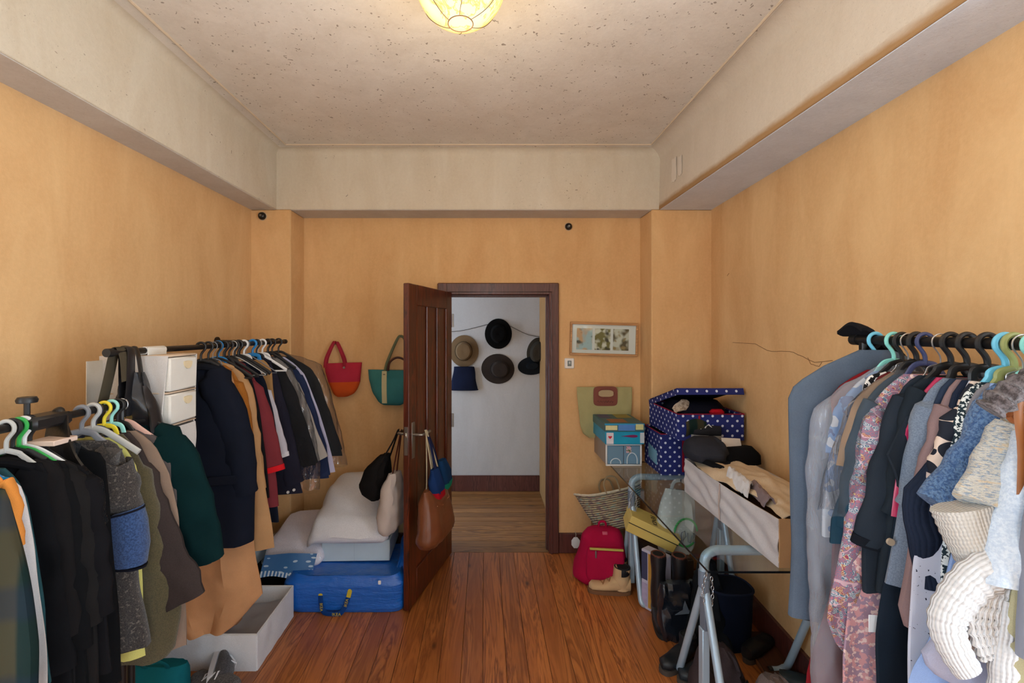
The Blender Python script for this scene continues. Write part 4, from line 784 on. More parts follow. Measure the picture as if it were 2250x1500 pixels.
# ------------------------------------------------------------------ ceiling lamp
t = thing('ceiling_lamp', 'marbled yellow glass globe lamp, lit, on the ceiling', 'lamp', (-.083, 1.60, ZC))
g_ = NT('lit_marbled_glass'); o_ = g_.co(); vein = g_.math('ABSOLUTE', g_.math('SUBTRACT', g_.noise(o_, 9, 4, .6, .8), .5)); cl = g_.noise(o_, 6, 3)
lw = g_.n('LayerWeight', Blend=.35).outputs[1]
cc = g_.mix(g_.rampv(vein, .0, .035), (1.0, .62, .16, 1), (1.0, .88, .56, 1)); cc = g_.mix(g_.math('MULTIPLY', g_.rampv(cl, .5, .75), .45), cc, (1.0, .76, .34, 1)); cc = g_.mix(g_.rampv(lw, .35, .95), cc, (.95, .55, .10, 1))
em = g_.n('Emission', Color=cc, Strength=1.45); g_.set(g_.out.inputs[0], em.outputs[0]); M_lamp = g_.m
R0 = .16; zc = -.062
MB().lathe([(.0, zc-R0)]+[(R0*math.sin(a), zc-R0*math.cos(a)) for a in [k*PI/2/14 for k in range(1, 15)]]+[(R0*.985, zc+.03), (R0*.93, zc+.055)], 40).build('globe', M_lamp, t, smooth=80)
MB().lathe([(R0*.70, -.012), (R0*.99, -.012), (R0*1.03, -.006), (R0*1.03, 0), (R0*.7, 0)], 40).build('rim', flat((150, 110, 60), .4, .8), t)
M_wire = flat((70, 48, 26), .5, .3)
mb = MB(); rr = .043; zz = zc-math.sqrt(R0*R0-rr*rr)-.001; mb.tube([(rr*math.cos(a), rr*math.sin(a), zz) for a in [2*PI*k/28 for k in range(28)]], .0018, 6, closed=True); mb.build('medallion_ring', M_wire, t)
for q in range(6):
    a0 = q*PI/3+.3; MB().tube([((R0+.001)*math.sin(b)*math.cos(a0+.35*math.sin(b*2)), (R0+.001)*math.sin(b)*math.sin(a0+.35*math.sin(b*2)), zc-(R0+.001)*math.cos(b)) for b in [.28+1.25*k/14 for k in range(15)]], .0011, 6).build('wire', M_wire, t)
lamp_l = bpy.data.lights.new('lamp_glow', 'POINT'); lamp_l.energy = 9; lamp_l.color = (1, .74, .42); lamp_l.shadow_soft_size = .12
lo = bpy.data.objects.new('lamp_glow', lamp_l); C.objects.link(lo); lo.location = (-.083, 1.60, ZC-.30)
# ------------------------------------------------------------------ hall hats
def hat(label, px, py, rb, rc, hc, mat, sx=1, sy=1, rot=0, D=4.868, off=(0, 0), band=None, extra=0):
    p = P(px, py, D); t = thing('hat', label, 'hat', p, 0, 'hats on the hall wall', rot=(PI/2, rot, 0))
    prof = [(.0, .001), (rb*.9, .001), (rb, .006), (rb*.99, .010), (rc*1.25, .013), (rc*1.02, .020), (rc*.97, hc*.7), (rc*.80, hc*.95), (rc*.45, hc), (.0, hc*.9)]
    mb = MB(); mb.lathe(prof[:5]+[(rc*.9, .014), (0, .014)], 32, sx=sx, sy=sy); mb.v = [(x, y, z+extra*(x*x)*6) for x, y, z in mb.v]; mb.build('brim', mat, t)
    mb = MB(); mb.lathe([(0, .008), (rc*1.05, .008)]+prof[5:], 28, Matrix.Translation((off[0], off[1], 0)), sx*.96, sy); mb.build('crown', mat, t)
    if band: mb = MB(); mb.tube([(off[0]+rc*1.03*sx*math.cos(a), off[1]+rc*1.03*sy*math.sin(a), .026) for a in [2*PI*k/28 for k in range(28)]], [(.010, .003)]*28, 6, ref=(0, 0, 1), closed=True); mb.build('hat_band', band, t)
    return t
felt = lambda c: fab(c, .12, 400, .35)
hat('black wide brimmed hat, topmost on the hall wall', 1095, 733, .142, .085, .10, felt((10, 10, 12)), 1, 1.12)
hat('tan felt hat with a darker band, half behind the door', 1020, 771, .152, .088, .09, felt((120, 100, 76)), 1, 1.10, band=felt((96, 80, 62)), off=(-.005, .0))
hat('dark brown oval hat below the black one', 1094, 810, .174, .098, .10, felt((54, 48, 46)), 1, .90, rot=.12, off=(.02, .0), band=felt((62, 56, 54)))
hat('grey crowned hat by the doorway edge, above a black brim', 1180, 772, .125, .09, .12, felt((60, 56, 50)), .85, 1.2, rot=.25)
hat('black cap with a curved upturned brim by the doorway edge', 1170, 803, .155, .07, .05, felt((26, 30, 36)), 1.0, .62, rot=-.12, D=4.862)
p = P(1020, 832, 4.868); t = thing('hat', 'navy cloth sun hat hanging under the tan hat', 'hat', p, 0, 'hats on the hall wall')
M_nc = fab((24, 32, 58)); mb = MB(); rings = []
for k in range(9):
    v = k/8; w_ = .105+.035*v; ring = [(w_*math.cos(a)*(1+.03*math.sin(5*a+k)), -.03+.028*math.sin(a)*(1+v*.4), .13-.24*v-.012*v*math.sin(a)) for a in [2*PI*q/22 for q in range(22)]]; rings.append(ring)
mb.loft(rings); mb.build('crown', M_nc, t)
mb = MB(); mb.tube([(.142*math.cos(a), -.03+.04*math.sin(a), -.108) for a in [2*PI*q/24 for q in range(24)]], .008, 6, closed=True); mb.build('brim', M_nc, t)
cd = [P(960, 728, 4.862), P(1010, 727, 4.862), P(1070, 713, 4.862), P(1095, 709, 4.862), P(1122, 717, 4.862), P(1160, 735, 4.862), P(1192, 740, 4.862)]
tag(MB().tube(smooth_path(cd, 6), .0028, 6).build('cord', flat((70, 66, 62), .9)), 'thin dark cord strung across the hall wall over the hats', 'cord')
# ------------------------------------------------------------------ things on the back wall
def bagrows(rows, n=26, wob=.004, seed=1):
    rings = []
    for (z, xl, xr_, th, yc) in rows:
        c, h = (xl+xr_)/2, (xr_-xl)/2
        rings.append([(c+h*math.copysign(abs(math.cos(a))**.6, math.cos(a)), yc+th*math.copysign(abs(math.sin(a))**.8, math.sin(a))+wob*nz(math.cos(a)*3+seed, z*14, math.sin(a)), z) for a in [2*PI*k/n for k in range(n)]])
    return rings
def interp(rows, n):
    return poly(rows, n)
def nail(par, z, y0=0, x=0): MB().tube([(x, y0+.012, z), (x, y0-.03, z)], .003, 8).build('nail', flat((120, 110, 100), .4, .8), par)
L = F/3.50
p = P(755, 832, 3.50); t = thing('tote_bag', 'pink canvas tote with an orange bottom, on the back wall', 'bag', (p.x, 3.50, p.z), 0, 'bags hung on the back wall', rot=(0, -.03, 0))
M_pk = fab((182, 48, 70), .10); M_or = fab((206, 84, 34), .10)
rows = [(.120, -.142, .142, .012, 0), (.06, -.132, .138, .03, -.012), (-.025, -.108, .128, .034, -.014)]
MB().loft(bagrows(interp(rows, 8))).build('body', M_pk, t)
rows = [(-.020, -.1095, .129, .035, -.014), (-.08, -.085, .105, .034, -.014), (-.115, -.070, .075, .028, -.012), (-.132, -.045, .03, .018, -.01)]
MB().loft(bagrows(interp(rows, 8))).build('bottom_panel', M_or, t)
for yy in (.006, -.03): MB().tube(smooth_path([(-.128, yy, .09), (-.118, yy, .16), (-.068, yy*.5, .268), (-.05, yy*.5, .275), (-.032, yy*.5, .262), (.012, yy, .15), (.018, yy, .09)], 5), (.011, .003), 8, ref=(1, 0, 0)).build('handle', fab((164, 46, 62)), t)
mb = MB(); mb.disc((.018, -.042, .088), .008, 12, .006); mb.build('eyelet', flat((210, 200, 190), .3, .8), t)
nail(t, .262, .0, -.05)
p = P(862, 850, 3.50); t = thing('tote_bag', 'teal canvas tote with a cream vertical strip, half behind the door', 'bag', (p.x, 3.50, p.z), 0, 'bags hung on the back wall', rot=(0, .02, 0))
M_tl = fab((62, 128, 132), .10); rows = [(.128, -.185, .185, .012, 0), (.06, -.172, .176, .045, -.02), (-.04, -.14, .15, .055, -.026), (-.115, -.09, .10, .045, -.022), (-.132, -.06, .07, .02, -.016)]
MB().loft(bagrows(interp(rows, 14))).build('body', M_tl, t)
M_cr = fab((204, 196, 156), .06)
mb = MB(); mb.sheet(lambda u, v: (-.068+.036*u+.010*v, -.056-.021*math.sin(min(1, v*1.3)*PI*.6), .124-.235*v), 3, 12, .006); mb.build('strip', M_cr, t)
mb = MB(); mb.disc((-.05, -.062, .095), .010, 12, .006); mb.build('stud', flat((120, 110, 96), .3, .8), t)
for yy in (.004, -.024): MB().tube(smooth_path([(-.055, yy, .12), (-.035, yy, .20), (.03, yy*.4, .36), (.06, yy*.3, .385), (.09, yy*.4, .35), (.13, yy, .20), (.14, yy, .12)], 6), (.009, .003), 8, ref=(1, 0, 0)).build('handle', fab((110, 116, 90)), t)
MB().tube(smooth_path([(-.03, -.03, .125), (-.015, -.034, .19), (.04, -.036, .225), (.10, -.034, .20), (.11, -.03, .125)], 6), .008, 8).build('short_handle', flat((70, 34, 26), .5), t)
nail(t, .377, .0, .06)
p = P(1328, 905, 3.51); t = thing('canvas_bag', 'olive canvas bag with a brown leather handle patch, on the back wall', 'bag', (p.x, 3.507, p.z), 0, 'bags hung on the back wall')
rows = [(.190, -.210, .208, .006, 0), (.12, -.207, .208, .012, -.005), (0, -.195, .200, .016, -.008), (-.10, -.185, .196, .016, -.008), (-.16, -.165, .18, .013, -.006), (-.192, -.12, .13, .008, -.003)]
MB().loft(bagrows(interp(rows, 18), 34, .010)).build('body', fab((180, 176, 128), .08), t)
M_lb = flat((128, 70, 58), .45, vary=.15, bump=.15)
def ovalplate(x0, x1, z0, z1, hx0, hx1, hz0, hz1, y0, th, n=40):
    def rr_(cx, cz, hx, hz, a, k): return (cx+hx*math.copysign(abs(math.cos(a))**k, math.cos(a)), cz+hz*math.copysign(abs(math.sin(a))**k, math.sin(a)))
    rings = []
    for (which, y) in ((0, y0), (0, y0-th), (1, y0-th), (1, y0)):
        q = ((x0+x1)/2, (z0+z1)/2, (x1-x0)/2, (z1-z0)/2, .35) if which == 0 else ((hx0+hx1)/2, (hz0+hz1)/2, (hx1-hx0)/2, (hz1-hz0)/2, .7)
        rings.append([(lambda r: (r[0], y, r[1]))(rr_(q[0], q[1], q[2], q[3], 2*PI*k/n, q[4])) for k in range(n)])
    return MB().loft(rings+[rings[0]], False, False)
ovalplate(-.088, .092, .050, .197, -.052, .064, .118, .170, -.016, .008).build('leather_patch', M_lb, t)
MB().tube([(.006+.066*math.cos(a), -.026, .144+.034*math.sin(a)) for a in [2*PI*k/28 for k in range(28)]], .004, 6, closed=True).build('grip_edge', M_lb, t)
MB().box((-.050, -.0215, .119), (.062, -.0165, .169), .0, None).build('wall_side', fab((196, 176, 140), .05), t)
MB().tube([(-.06+.12*k/20, -.0245, .083+.008*math.sin(k*1.9)) for k in range(21)], .0016, 5).build('stamped_line', flat((84, 44, 38), .5), t)
# picture frame
p = P(1326, 745, 3.52); t = thing('picture_frame', 'light wooden frame with three small blurred prints', 'picture', (p.x, 3.518, p.z), 0, None, rot=(0, .028, 0))
w_, h_ = .255, .125; M_fw = wood_mat('pale_oak_frame', (206, 160, 112), (190, 142, 94), (160, 112, 70), 0, .5, 12, .05, False, 0)
mb = MB()
for a, b in (((-w_, -h_), (w_, -h_+.017)), ((-w_, h_-.017), (w_, h_)), ((-w_, -h_+.017), (-w_+.014, h_-.017)), ((w_-.014, -h_+.017), (w_, h_-.017))): mb.box((a[0], -.018, a[1]), (b[0], .010, b[1]), .002)
mb.build('frame', M_fw, t)
MB().box((-w_+.013, -.004, -h_+.015), (w_-.013, .004, h_-.015)).build('mat', flat((222, 226, 228), .8), t)
pr = [(((168, 196, 206)), [((206, 168, 130), 14, .54), ((92, 92, 84), 20, .66)]), ((214, 216, 206), [((116, 112, 66), 22, .5), ((64, 66, 58), 18, .62)]), ((198, 204, 196), [((86, 80, 62), 15, .50), ((150, 130, 90), 24, .58)])]
for k, (b, bl) in enumerate(pr):
    x0 = -.205+.138*k; M_p = NT('blurred_print_%d' % k); u = M_p.co(); cc = lin(b)
    for i, (c, s_, th) in enumerate(bl): cc = M_p.mix(M_p.rampv(M_p.noise(M_p.n('VectorMath', i0=u, i1=(k*5+i, 0, k)).outputs[0], s_, 1), th-.07, th+.07), cc, lin(c))
    MB().box((x0, -.0065, -.082), (x0+.118, -.003, .080)).build('print', M_p.fin(cc, .6), t)
MB().box((-w_+.013, -.0105, -h_+.015), (w_-.013, -.009, h_-.015)).build('glass', M_glass, t)
p = P(1251, 798, 3.53); t = thing('light_switch', 'square white light switch with a grey rocker beside the door frame', 'switch', (p.x, 3.532, p.z))
MB().box((-.037, -.009, -.040), (.037, .002, .040), .007).build('plate', flat((240, 240, 238), .35), t); MB().box((-.015, -.012, -.021), (.015, -.005, .021), .002).build('rocker', flat((120, 132, 132), .5), t); MB().box((-.006, -.0145, -.004), (.006, -.010, .014), .001).build('toggle', flat((200, 206, 206), .4), t)
for px, py, D, lb in ((577, 475, YP, 'small black round fitting on the left corner pillar'), (1249, 498, YB, 'small black round fitting high on the back wall, above the picture')):
    p = P(px, py, D); t = thing('wall_fitting', lb, 'fitting', (p.x, D, p.z), 0, None, rot=(PI/2, 0, 0))
    MB().lathe([(.0, 0), (.027, 0), (.027, .010), (.022, .024), (.014, .030), (0, .030)], 20).build('cap', flat((18, 17, 17), .35), t); MB().lathe([(.0, .029), (.009, .030), (.008, .036), (0, .037)], 12).build('screw', flat((140, 140, 140), .3, .9), t)
    MB().lathe([(.0, 0), (.031, 0), (.030, .003), (0, .003)], 20).build('ring', flat((196, 176, 150), .6), t)
# crack in the plaster of the right wall
def onright(px, py):
    k = (px-CX)/F; D = (XR-.0658*YP)/(k-.0658); v = P(px, py, D); return Vector((v.x-.0006, v.y, v.z))
wr_ = bpy.data.objects['wall_right']
def crack(pts): MB().tube([Vector(onright(*q))+Vector((0, .004*nz(i*2.1), .004*nz(i*1.7, 5))) for i, q in enumerate(poly(pts, 24))], .0014, 5).build('crack', flat((140, 100, 62), .95), wr_)
crack([(1610, 752), (1660, 755), (1690, 772), (1740, 772), (1790, 796), (1830, 792)]); crack([(1775, 785), (1782, 800), (1800, 805), (1806, 796)]); crack([(1598, 606), (1602, 600)])
# ------------------------------------------------------------------ left: hanging organiser and straps on the tall rack
M_ww = fab((212, 207, 203), .05, 500, .3); M_wi = fab((222, 218, 210), .05)
t = thing('hanging_organizer', 'white fabric hanging organiser with drawers, near end of the tall left rack', 'organizer', (-1.285, 1.70, 0))
mb = MB(); X0, X1, Yd = -.125, .125, .17
mb.box((X0, 0, 1.595), (X1, Yd, 1.603), .003); mb.box((X0, 0, .92), (X0+.006, Yd, 1.597), .002)
for z in (1.462, 1.340, 1.20, 1.06, .92): mb.box((X0, 0, z-.003), (X1-.002, Yd, z+.003), .002)
mb.build('frame', fab((206, 182, 158), .08), t)
for yy in (0, Yd):
    MB().sheet(lambda u, v: (X0+(X1-X0)*u-.022*math.sin(v*PI)*u*(1 if yy == 0 else .3), yy+.008*math.sin(u*9+v*3)*math.sin(v*PI)+.006*math.sin(u*17)*v, 1.600-.68*v), 14, 18, .004).build('side_panel', M_ww, t)
for k, (z0, z1) in enumerate(((1.468, 1.592), (1.346, 1.456))):
    dr_ = MB().box((X0+.012, .006, z0), (X1+.004, Yd-.006, z1), .006).build('drawer', M_wi, t)
    rings = []
    for y in (-.003, .003): rings.append([(X1+.006+y, Yd*.62+.024*math.cos(a), z1-.020-(.026*abs(math.sin(a)) if math.sin(a) < 0 else -.004*math.sin(a))) for a in [2*PI*q/20 for q in range(20)]])
    MB().loft(rings).build('pull_tab', fab((226, 208, 172), .06), dr_)
MB().sheet(lambda u, v: (X1-.004+.004*math.sin(v*5), .065+(Yd-.07)*u, 1.330-.17*v*(1-.75*(1-u))), 8, 8, .004).build('loose_flap', M_ww, t)
mb = MB(); mb.tube([(.035, .004, 1.62), (.035, .105, 1.62)], .0145, 16); mb.sheet(lambda u, v: (.020+.030*0+.002*math.sin(u*6), .004+.10*u, 1.632-.035*v), 6, 5, .004); mb.box((.045, .004, 1.597), (.050, .104, 1.63), .002); mb.build('rail_wrap', M_wi, t)
tag(MB().box((-.10, 1.63, 1.40), (-.098, 1.72, 1.585), 0, Matrix.Translation((-1.30, 0, 0))).build('white_board', M_wi), 'white board edge standing behind the olive strap by the wall', 'board')
t = thing('olive_strap', 'wide olive webbing strap over the near end of the tall left rail', 'strap', (-1.25, 1.585, 1.62))
mb = MB(); mb.tube(smooth_path([(.012, .02, -.10), (.012, .012, -.02), (.004, .004, .014), (-.010, .0, .010), (-.016, -.004, -.02), (-.030, -.008, -.10), (-.060, -.016, -.25)], 5), [(.023, .0022)]*31, 8, ref=(0, 1, 0)); mb.build('webbing', fab((74, 66, 52), .1), t)
t = thing('black_belt', 'black leather belt with a gold buckle looped over the rail end', 'belt', (-1.25, 1.620, 1.62))
mb = MB(); mb.tube(smooth_path([(-.016, .006, -.24), (-.018, .003, -.05), (-.012, 0, .012), (.002, 0, .0165), (.015, 0, .006), (.017, -.002, -.05), (.008, -.006, -.23)], 6), [(.017, .0028)]*37, 8, ref=(0, 1, 0)); mb.build('strap', flat((28, 27, 30), .35), t)
mb = MB(); mb.box((-.004, -.026, -.245), (.012, .016, -.222), .003); mb.build('buckle', flat((196, 160, 90), .25, .9), t)
t = thing('leather_bag', 'black leather shoulder bag hanging between belt and white organiser', 'bag', (-1.25, 1.655, 1.62))
mb = MB(); mb.tube(smooth_path([(-.03, 0, -.12), (-.016, 0, -.02), (0, 0, .016), (.016, 0, -.02), (.03, 0, -.12)], 6), [(.012, .003)]*25, 8, ref=(0, 1, 0)); mb.build('strap', M_lth, t)
mb = MB(); mb.loft(bagrows(interp([(-.075, -.02, .03, .012, 0), (-.13, -.05, .055, .024, 0), (-.22, -.075, .085, .03, 0), (-.33, -.10, .115, .03, 0), (-.36, -.09, .105, .018, 0)], 18), 26, .02, 4)); mb.build('body', flat((30, 30, 34), .28, bump=.4, bs=22), t)
# ------------------------------------------------------------------ left: things on the floor
def tray(t, x0, x1, y0, y1, h, mat, th=.010, wob=.004):
    mb = MB(); mb.box((x0, y0, 0), (x1, y1, .008), .002); mb.build('base', mat, t)
    for k, (a, b) in enumerate((((x0, y0), (x1, y0)), ((x1, y0), (x1, y1)), ((x1, y1), (x0, y1)), ((x0, y1), (x0, y0)))):
        a = Vector((a[0], a[1], 0)); b = Vector((b[0], b[1], 0)); n = Vector((b.y-a.y, a.x-b.x, 0)).normalized()
        MB().sheet(lambda u, v: a.lerp(b, u)+Vector((0, 0, h*v))+n*(wob*nz(u*7+k*3, v*3)*math.sin(u*PI)*2), 24, 6, th).build('side', mat, t)
    MB().tube([(x0, y0, h), (x1, y0, h), (x1, y1, h), (x0, y1, h)], .006, 6, closed=True).build('rim', fab((214, 212, 210), .05), t)
M_bx = fab((222, 222, 226), .05, 400, .35)
t = thing('storage_box', 'low open white fabric storage box on the floor, lower left', 'box', (-1.635, 2.31, 0)); tray(t, 0, .50, 0, .435, .178, M_bx)
MB().sheet(lambda u, v: (.02+.46*u, .02+.395*v, .10+.03*nz(u*4, v*4)+.02*math.sin(u*5+v*2)), 20, 18, .006).build('lining', fab((168, 168, 176), .1), t)
for k, (x, y, c, lb) in enumerate(((.235, .10, (146, 98, 66), 'brown cloth bundle in the white storage box, nearest the tweed coat'), (.285, .16, (180, 128, 92), 'lighter tan cloth bundle standing in the white storage box'))):
    tag(MB().loft(bagrows(interp([(.34, -.035, .03, .02, .02), (.25, -.05, .045, .03, .0), (.15, -.06, .055, .04, 0), (.135, -.04, .04, .025, 0)], 12), 22, .016, k), M=Matrix.Translation((-1.635+x, 2.31+y, 0))).build('cloth_bundle', fab(c, .15)), lb, 'cloth')
# big blue bag
M_bl = NT('woven_blue_plastic'); u = M_bl.co(); wv = M_bl.noise(M_bl.map(u, (2, 2, 9)), 3.5, 4, .6); cr = M_bl.noise(u, 15, 3, .6, .5)
M_bl.bump(M_bl.math('ADD', M_bl.math('MULTIPLY', cr, .5), wv), .55, .02); M_bl = M_bl.fin(M_bl.mix(wv, lin((14, 84, 176)), lin((30, 108, 204))), .30, spec=.6)
t = thing('blue_shopping_bag', 'large shiny blue carrier bag lying full on the floor by the door', 'bag', (-1.21, 2.775, 0), 0)
rings = []
for k in range(20):
    v = k/19; z = .002+v*.222; e_ = 1-.10*sm((v-.75)/.25)-.03*sm((.1-v)/.1); ring = []
    for q in range(56):
        a = 2*PI*q/56; ca, sa = math.cos(a), math.sin(a); x = .365+.365*e_*math.copysign(abs(ca)**.22, ca); y = .24+.24*e_*math.copysign(abs(sa)**.22, sa)
        d = .014*nz(x*6, z*9, y*6)*math.sin(min(1, v*2)*PI/2); zz = z-.02*sm((y-.10)/.2)*sm((v-.6)/.4)+.016*nz(x*7, y*7)*sm((v-.5)/.5)
        ring.append((x+d*ca, y-.02*v*(1-y/.48)+d*sa, max(.002, zz)))
    rings.append(ring)
mb = MB(); mb.loft(rings); mb.build('body', M_bl, t, smooth=60)
MB().sheet(lambda u, v: (.655+.07*u+.01*math.sin(v*6), .10+.36*v, .20+.20*math.sin(v*PI*.62)*(.35+.65*u)+.012*nz(u*5, v*7)), 8, 14, .004).build('side_flap', M_bl, t)
M_yl = fab((196, 176, 60), .06); M_bd = fab((18, 60, 128), .06)
hp = smooth_path([(.232, .004, .185), (.234, -.014, .10), (.248, -.024, .035), (.275, -.028, .016), (.335, -.030, .014), (.365, -.028, .026), (.395, -.018, .09), (.418, -.002, .185)], 6)
hd = MB().tube(hp, [(.0018, .0140)]*len(hp), 8, ref=(0, 1, 0)).build('handle', M_bd, t)
hb_ = []
def onhand(i, txt, ang, sz):
    q = hp[i]; lettering('lettering', txt, sz, Matrix.Translation((q.x, q.y-.0165 if False else q.y-.006, q.z)) @ Matrix.Rotation(PI/2, 4, 'X') @ Matrix.Rotation(ang, 4, 'Z'), M_yl, hd)
for i, an in ((10, -PI/2+.05), (35, PI/2-.25)): onhand(i, 'IKEA', an, .024)
onhand(24, 'IKEA', 0, .026)
for i0, i1 in ((0, 6), (37, 42)):
    mb = MB(); mb.tube([Vector(q)+Vector((0, -.0030, 0)) for q in hp[i0:i1]], (.0016, .0130), 8, ref=(0, 1, 0)); mb.build('yellow_band', M_yl, hd)
MB().box((.575, -.012, .135), (.592, -.006, .200), .002).build('white_label', flat((226, 226, 228), .6), t)
t = thing('white_box', 'pale blue white cardboard box on top of the blue bag', 'box', (-1.035, 2.945, .222), .03)
M_wb = flat((188, 206, 218), .8); MB().box((0, 0, 0), (.43, .36, .135), .004).build('body', M_wb, t); MB().box((.205, -.0012, .004), (.207, .001, .131)).build('seam', flat((168, 188, 202), .8), t)
t = thing('duvet', 'thick white folded duvet sloping down over the pale box', 'duvet', (-.86, 2.86, .36))
rings = []
for k in range(24):
    v = k/23; hw = (.255-.03*v)*(.90 if k in (0, 23) else 1)*(1-.06*sm((v-.6)/.4)); h = .13+.17*sm(v*1.3); zb = -.012 if v < .1 else 0; ring = []
    if v < .12: h = .05+.09*v/.12
    if v > .93: h *= .82
    for q in range(44):
        a = 2*PI*q/44; ca, sa = math.cos(a), math.sin(a); x = hw*math.copysign(abs(ca)**.55, ca); z = h/2+h/2*math.copysign(abs(sa)**.6, sa)
        z += .012*nz(x*8+1, v*7)*(1 if sa > 0 else 0)+.007*math.sin((x+v*.45)*34)*(1 if sa > 0 else .2)*math.sin(v*PI)
        if x < -.20: z -= .05*(1-v)*sm((-x-.20)/.06)*(1 if sa > 0 else 1.2)
        ring.append((x+.010*nz(z*9, v*6), .02+.60*v-.02*sa, max(zb, z) if x > -.18 else z))
    rings.append(ring)
mb = MB(); mb.loft(rings); mb.build('cover', fab((226, 228, 236), .04, 300, .4), t, smooth=75)
t = thing('packed_quilt', 'white quilt in a clear zip pack with a blue printed card', 'bedding', (-1.385, 2.835, .212), .06)
mb = MB(); rings = []
for k in range(12):
    v = k/11; e_ = 1-.25*sm((v-.6)/.4)-.15*sm((.2-v)/.2); rings.append([(.19+.19*e_*math.copysign(abs(math.cos(a))**.4, math.cos(a)), .19+.19*e_*math.copysign(abs(math.sin(a))**.4, math.sin(a))+.09*v, .175*v+.010*nz(math.cos(a)*3, math.sin(a)*3, v*5)+.06*v*math.sin(a)*.6) for a in [2*PI*q/32 for q in range(32)]])
mb.loft(rings); mb.build('quilt', fab((226, 222, 232), .05, 200, .6), t, smooth=70)
M_card = NT('blue_printed_card'); u = M_card.n('TexCoord').outputs['UV']; sp = M_card.n('SeparateXYZ', i0=u)
fl_ = M_card.n('TexVoronoi', Vector=u, Scale=5.0).outputs[0]; cc = M_card.mix(M_card.math('LESS_THAN', fl_, .26), lin((54, 106, 158)), lin((176, 200, 218)))
st_ = M_card.math('GREATER_THAN', M_card.math('SINE', M_card.math('MULTIPLY', sp.outputs[0], 90.0)), .1); cc = M_card.mix(M_card.math('MULTIPLY', st_, M_card.math('LESS_THAN', sp.outputs[1], .24)), cc, lin((206, 220, 232)))
M_card = M_card.fin(cc, .4)
MB().sheet(lambda u, v: (.02+.31*u+.02*v, -.026+.035*v+.006*math.sin(u*8), -.02+.125*v+.006*math.sin(u*7+v*4)), 12, 8, .003).build('card', M_card, t)
mb = MB(); mb.loft([[(x*1.06-.012, y*1.06-.018+(.02*nz(x*20, z*20)), z*1.08-.004+.012*nz(x*18, y*18, z*9)) for x, y, z in r] for r in rings]); mb.build('clear_pack', M_pack, t, smooth=70)
tag(MB().loft(bagrows(interp([(.205, -.12, .11, .14, .14), (.18, -.15, .13, .17, .16), (.03, -.16, .13, .18, .16), (.002, -.14, .12, .16, .16)], 10), 26, .01, 3), M=Matrix.Translation((-1.36, 2.90, 0))).build('black_bag', fab((24, 23, 25))), 'flat black bag on the floor under the packed quilt', 'bag')
t = thing('white_carton', 'tall narrow white carton standing behind the camel coat', 'box', (-1.60, 2.79, 0)); MB().box((0, 0, 0), (.155, .34, .42), .004).build('body', M_wb, t); MB().box((.02, -.001, .38), (.13, .002, .40)).build('flap_edge', flat((170, 186, 198), .8), t)
# ------------------------------------------------------------------ shoes
def shoe(name, label, loc, rz, L_=.27, w=.048, h=.075, mat=None, sole=None, shaft=0, sr=.045, laces=None, group=None, cat='shoe', tongue=None, roll=0, collar=None):
    t = thing(name, label, cat, loc, rz, group, rot=(roll, 0, rz)); rings = []; sole = sole or flat((30, 28, 27), .7)
    n = 14
    for k in range(n):
        u = k/(n-1); x = L_*u; ww = w*(.72+.25*math.sin(u*2.6+.2)) * (math.sqrt(max(.02, 1-((u-.93)/.07)**2)) if u > .93 else 1)*(.8 if k == 0 else 1)
        hh = (h if u < .35 else h-(h-.045)*sm((u-.35)/.35))*(1 if u < .93 else .75)
        rings.append([(x, ww*math.cos(a), .018+hh*(.5+.5*math.copysign(abs(math.sin(a))**.7, math.sin(a)))*(1 if True else 0)) for a in [2*PI*q/18 for q in range(18)]])
    mb = MB(); mb.loft(rings); mb.build('upper', mat, t, smooth=60)
    rings = [[(L_*.5+(L_*.53)*math.copysign(abs(math.cos(a))**.7, math.cos(a)), (w*1.02)*(.9+.12*math.cos(a))*math.copysign(abs(math.sin(a))**.7, math.sin(a)), z) for a in [2*PI*q/24 for q in range(24)]] for z in (0, .012, .024)]
    MB().loft(rings).build('sole', sole, t)
    if shaft:
        pts = [(.055, 0, .03), (.055, 0, .03+shaft*.5), (.050, 0, .03+shaft)]; mb = MB(); mb.tube(smooth_path(pts, 6), [(sr*(1.05-.08*math.sin(k)), sr*1.15) for k in range(13)], 16, ref=(0, 1, 0)); mb.build('shaft', mat, t)
        MB().tube([(.050+sr*1.0*math.cos(a), sr*.92*math.sin(a), .03+shaft) for a in [2*PI*q/20 for q in range(20)]], .007, 6, closed=True).build('cuff', collar or mat, t)
        mb = MB(); mb.disc((.05, 0, .031+shaft), sr*.85, 16, .004, 'z'); mb.build('opening', flat((14, 13, 13), .9), t)
    if laces:
        mb = MB()
        for k in range(5):
            x = L_*(.40+.075*k); z = .018+(h if k < 1 else h-(h-.045)*sm((x/L_-.35)/.35))+.004; s_ = 1 if k % 2 else -1
            mb.tube([(x-.008*s_, -w*.55, z-.012), (x, 0, z+.003), (x+.012*s_, w*.55, z-.012)], .0035, 6)
        mb.build('laces', laces, t)
    return t
M_by = flat((206, 172, 130), .85, vary=.12, bump=.2); M_bk = flat((24, 26, 32), .6)
shoe('sneaker', 'grey sneaker with white laces at the bottom edge, below the white storage box', (-1.135, 2.115, 0), 2.75, .28, .05, .082, heather((92, 90, 90), (60, 58, 60), 150), flat((214, 214, 216), .6), laces=flat((222, 222, 228), .8))
t = shoe('sneaker', 'second grey sneaker lying on its side with its white sole up', (-1.27, 2.125, .052), 1.9, .27, .05, .078, heather((84, 84, 90), (58, 58, 64), 150), flat((204, 206, 212), .6), laces=flat((222, 222, 228), .8), roll=1.35)
t = thing('teal_bag', 'teal fabric bag on the floor at the bottom left', 'bag', (-1.45, 2.08, 0)); M_tb = fab((18, 98, 108), .1)
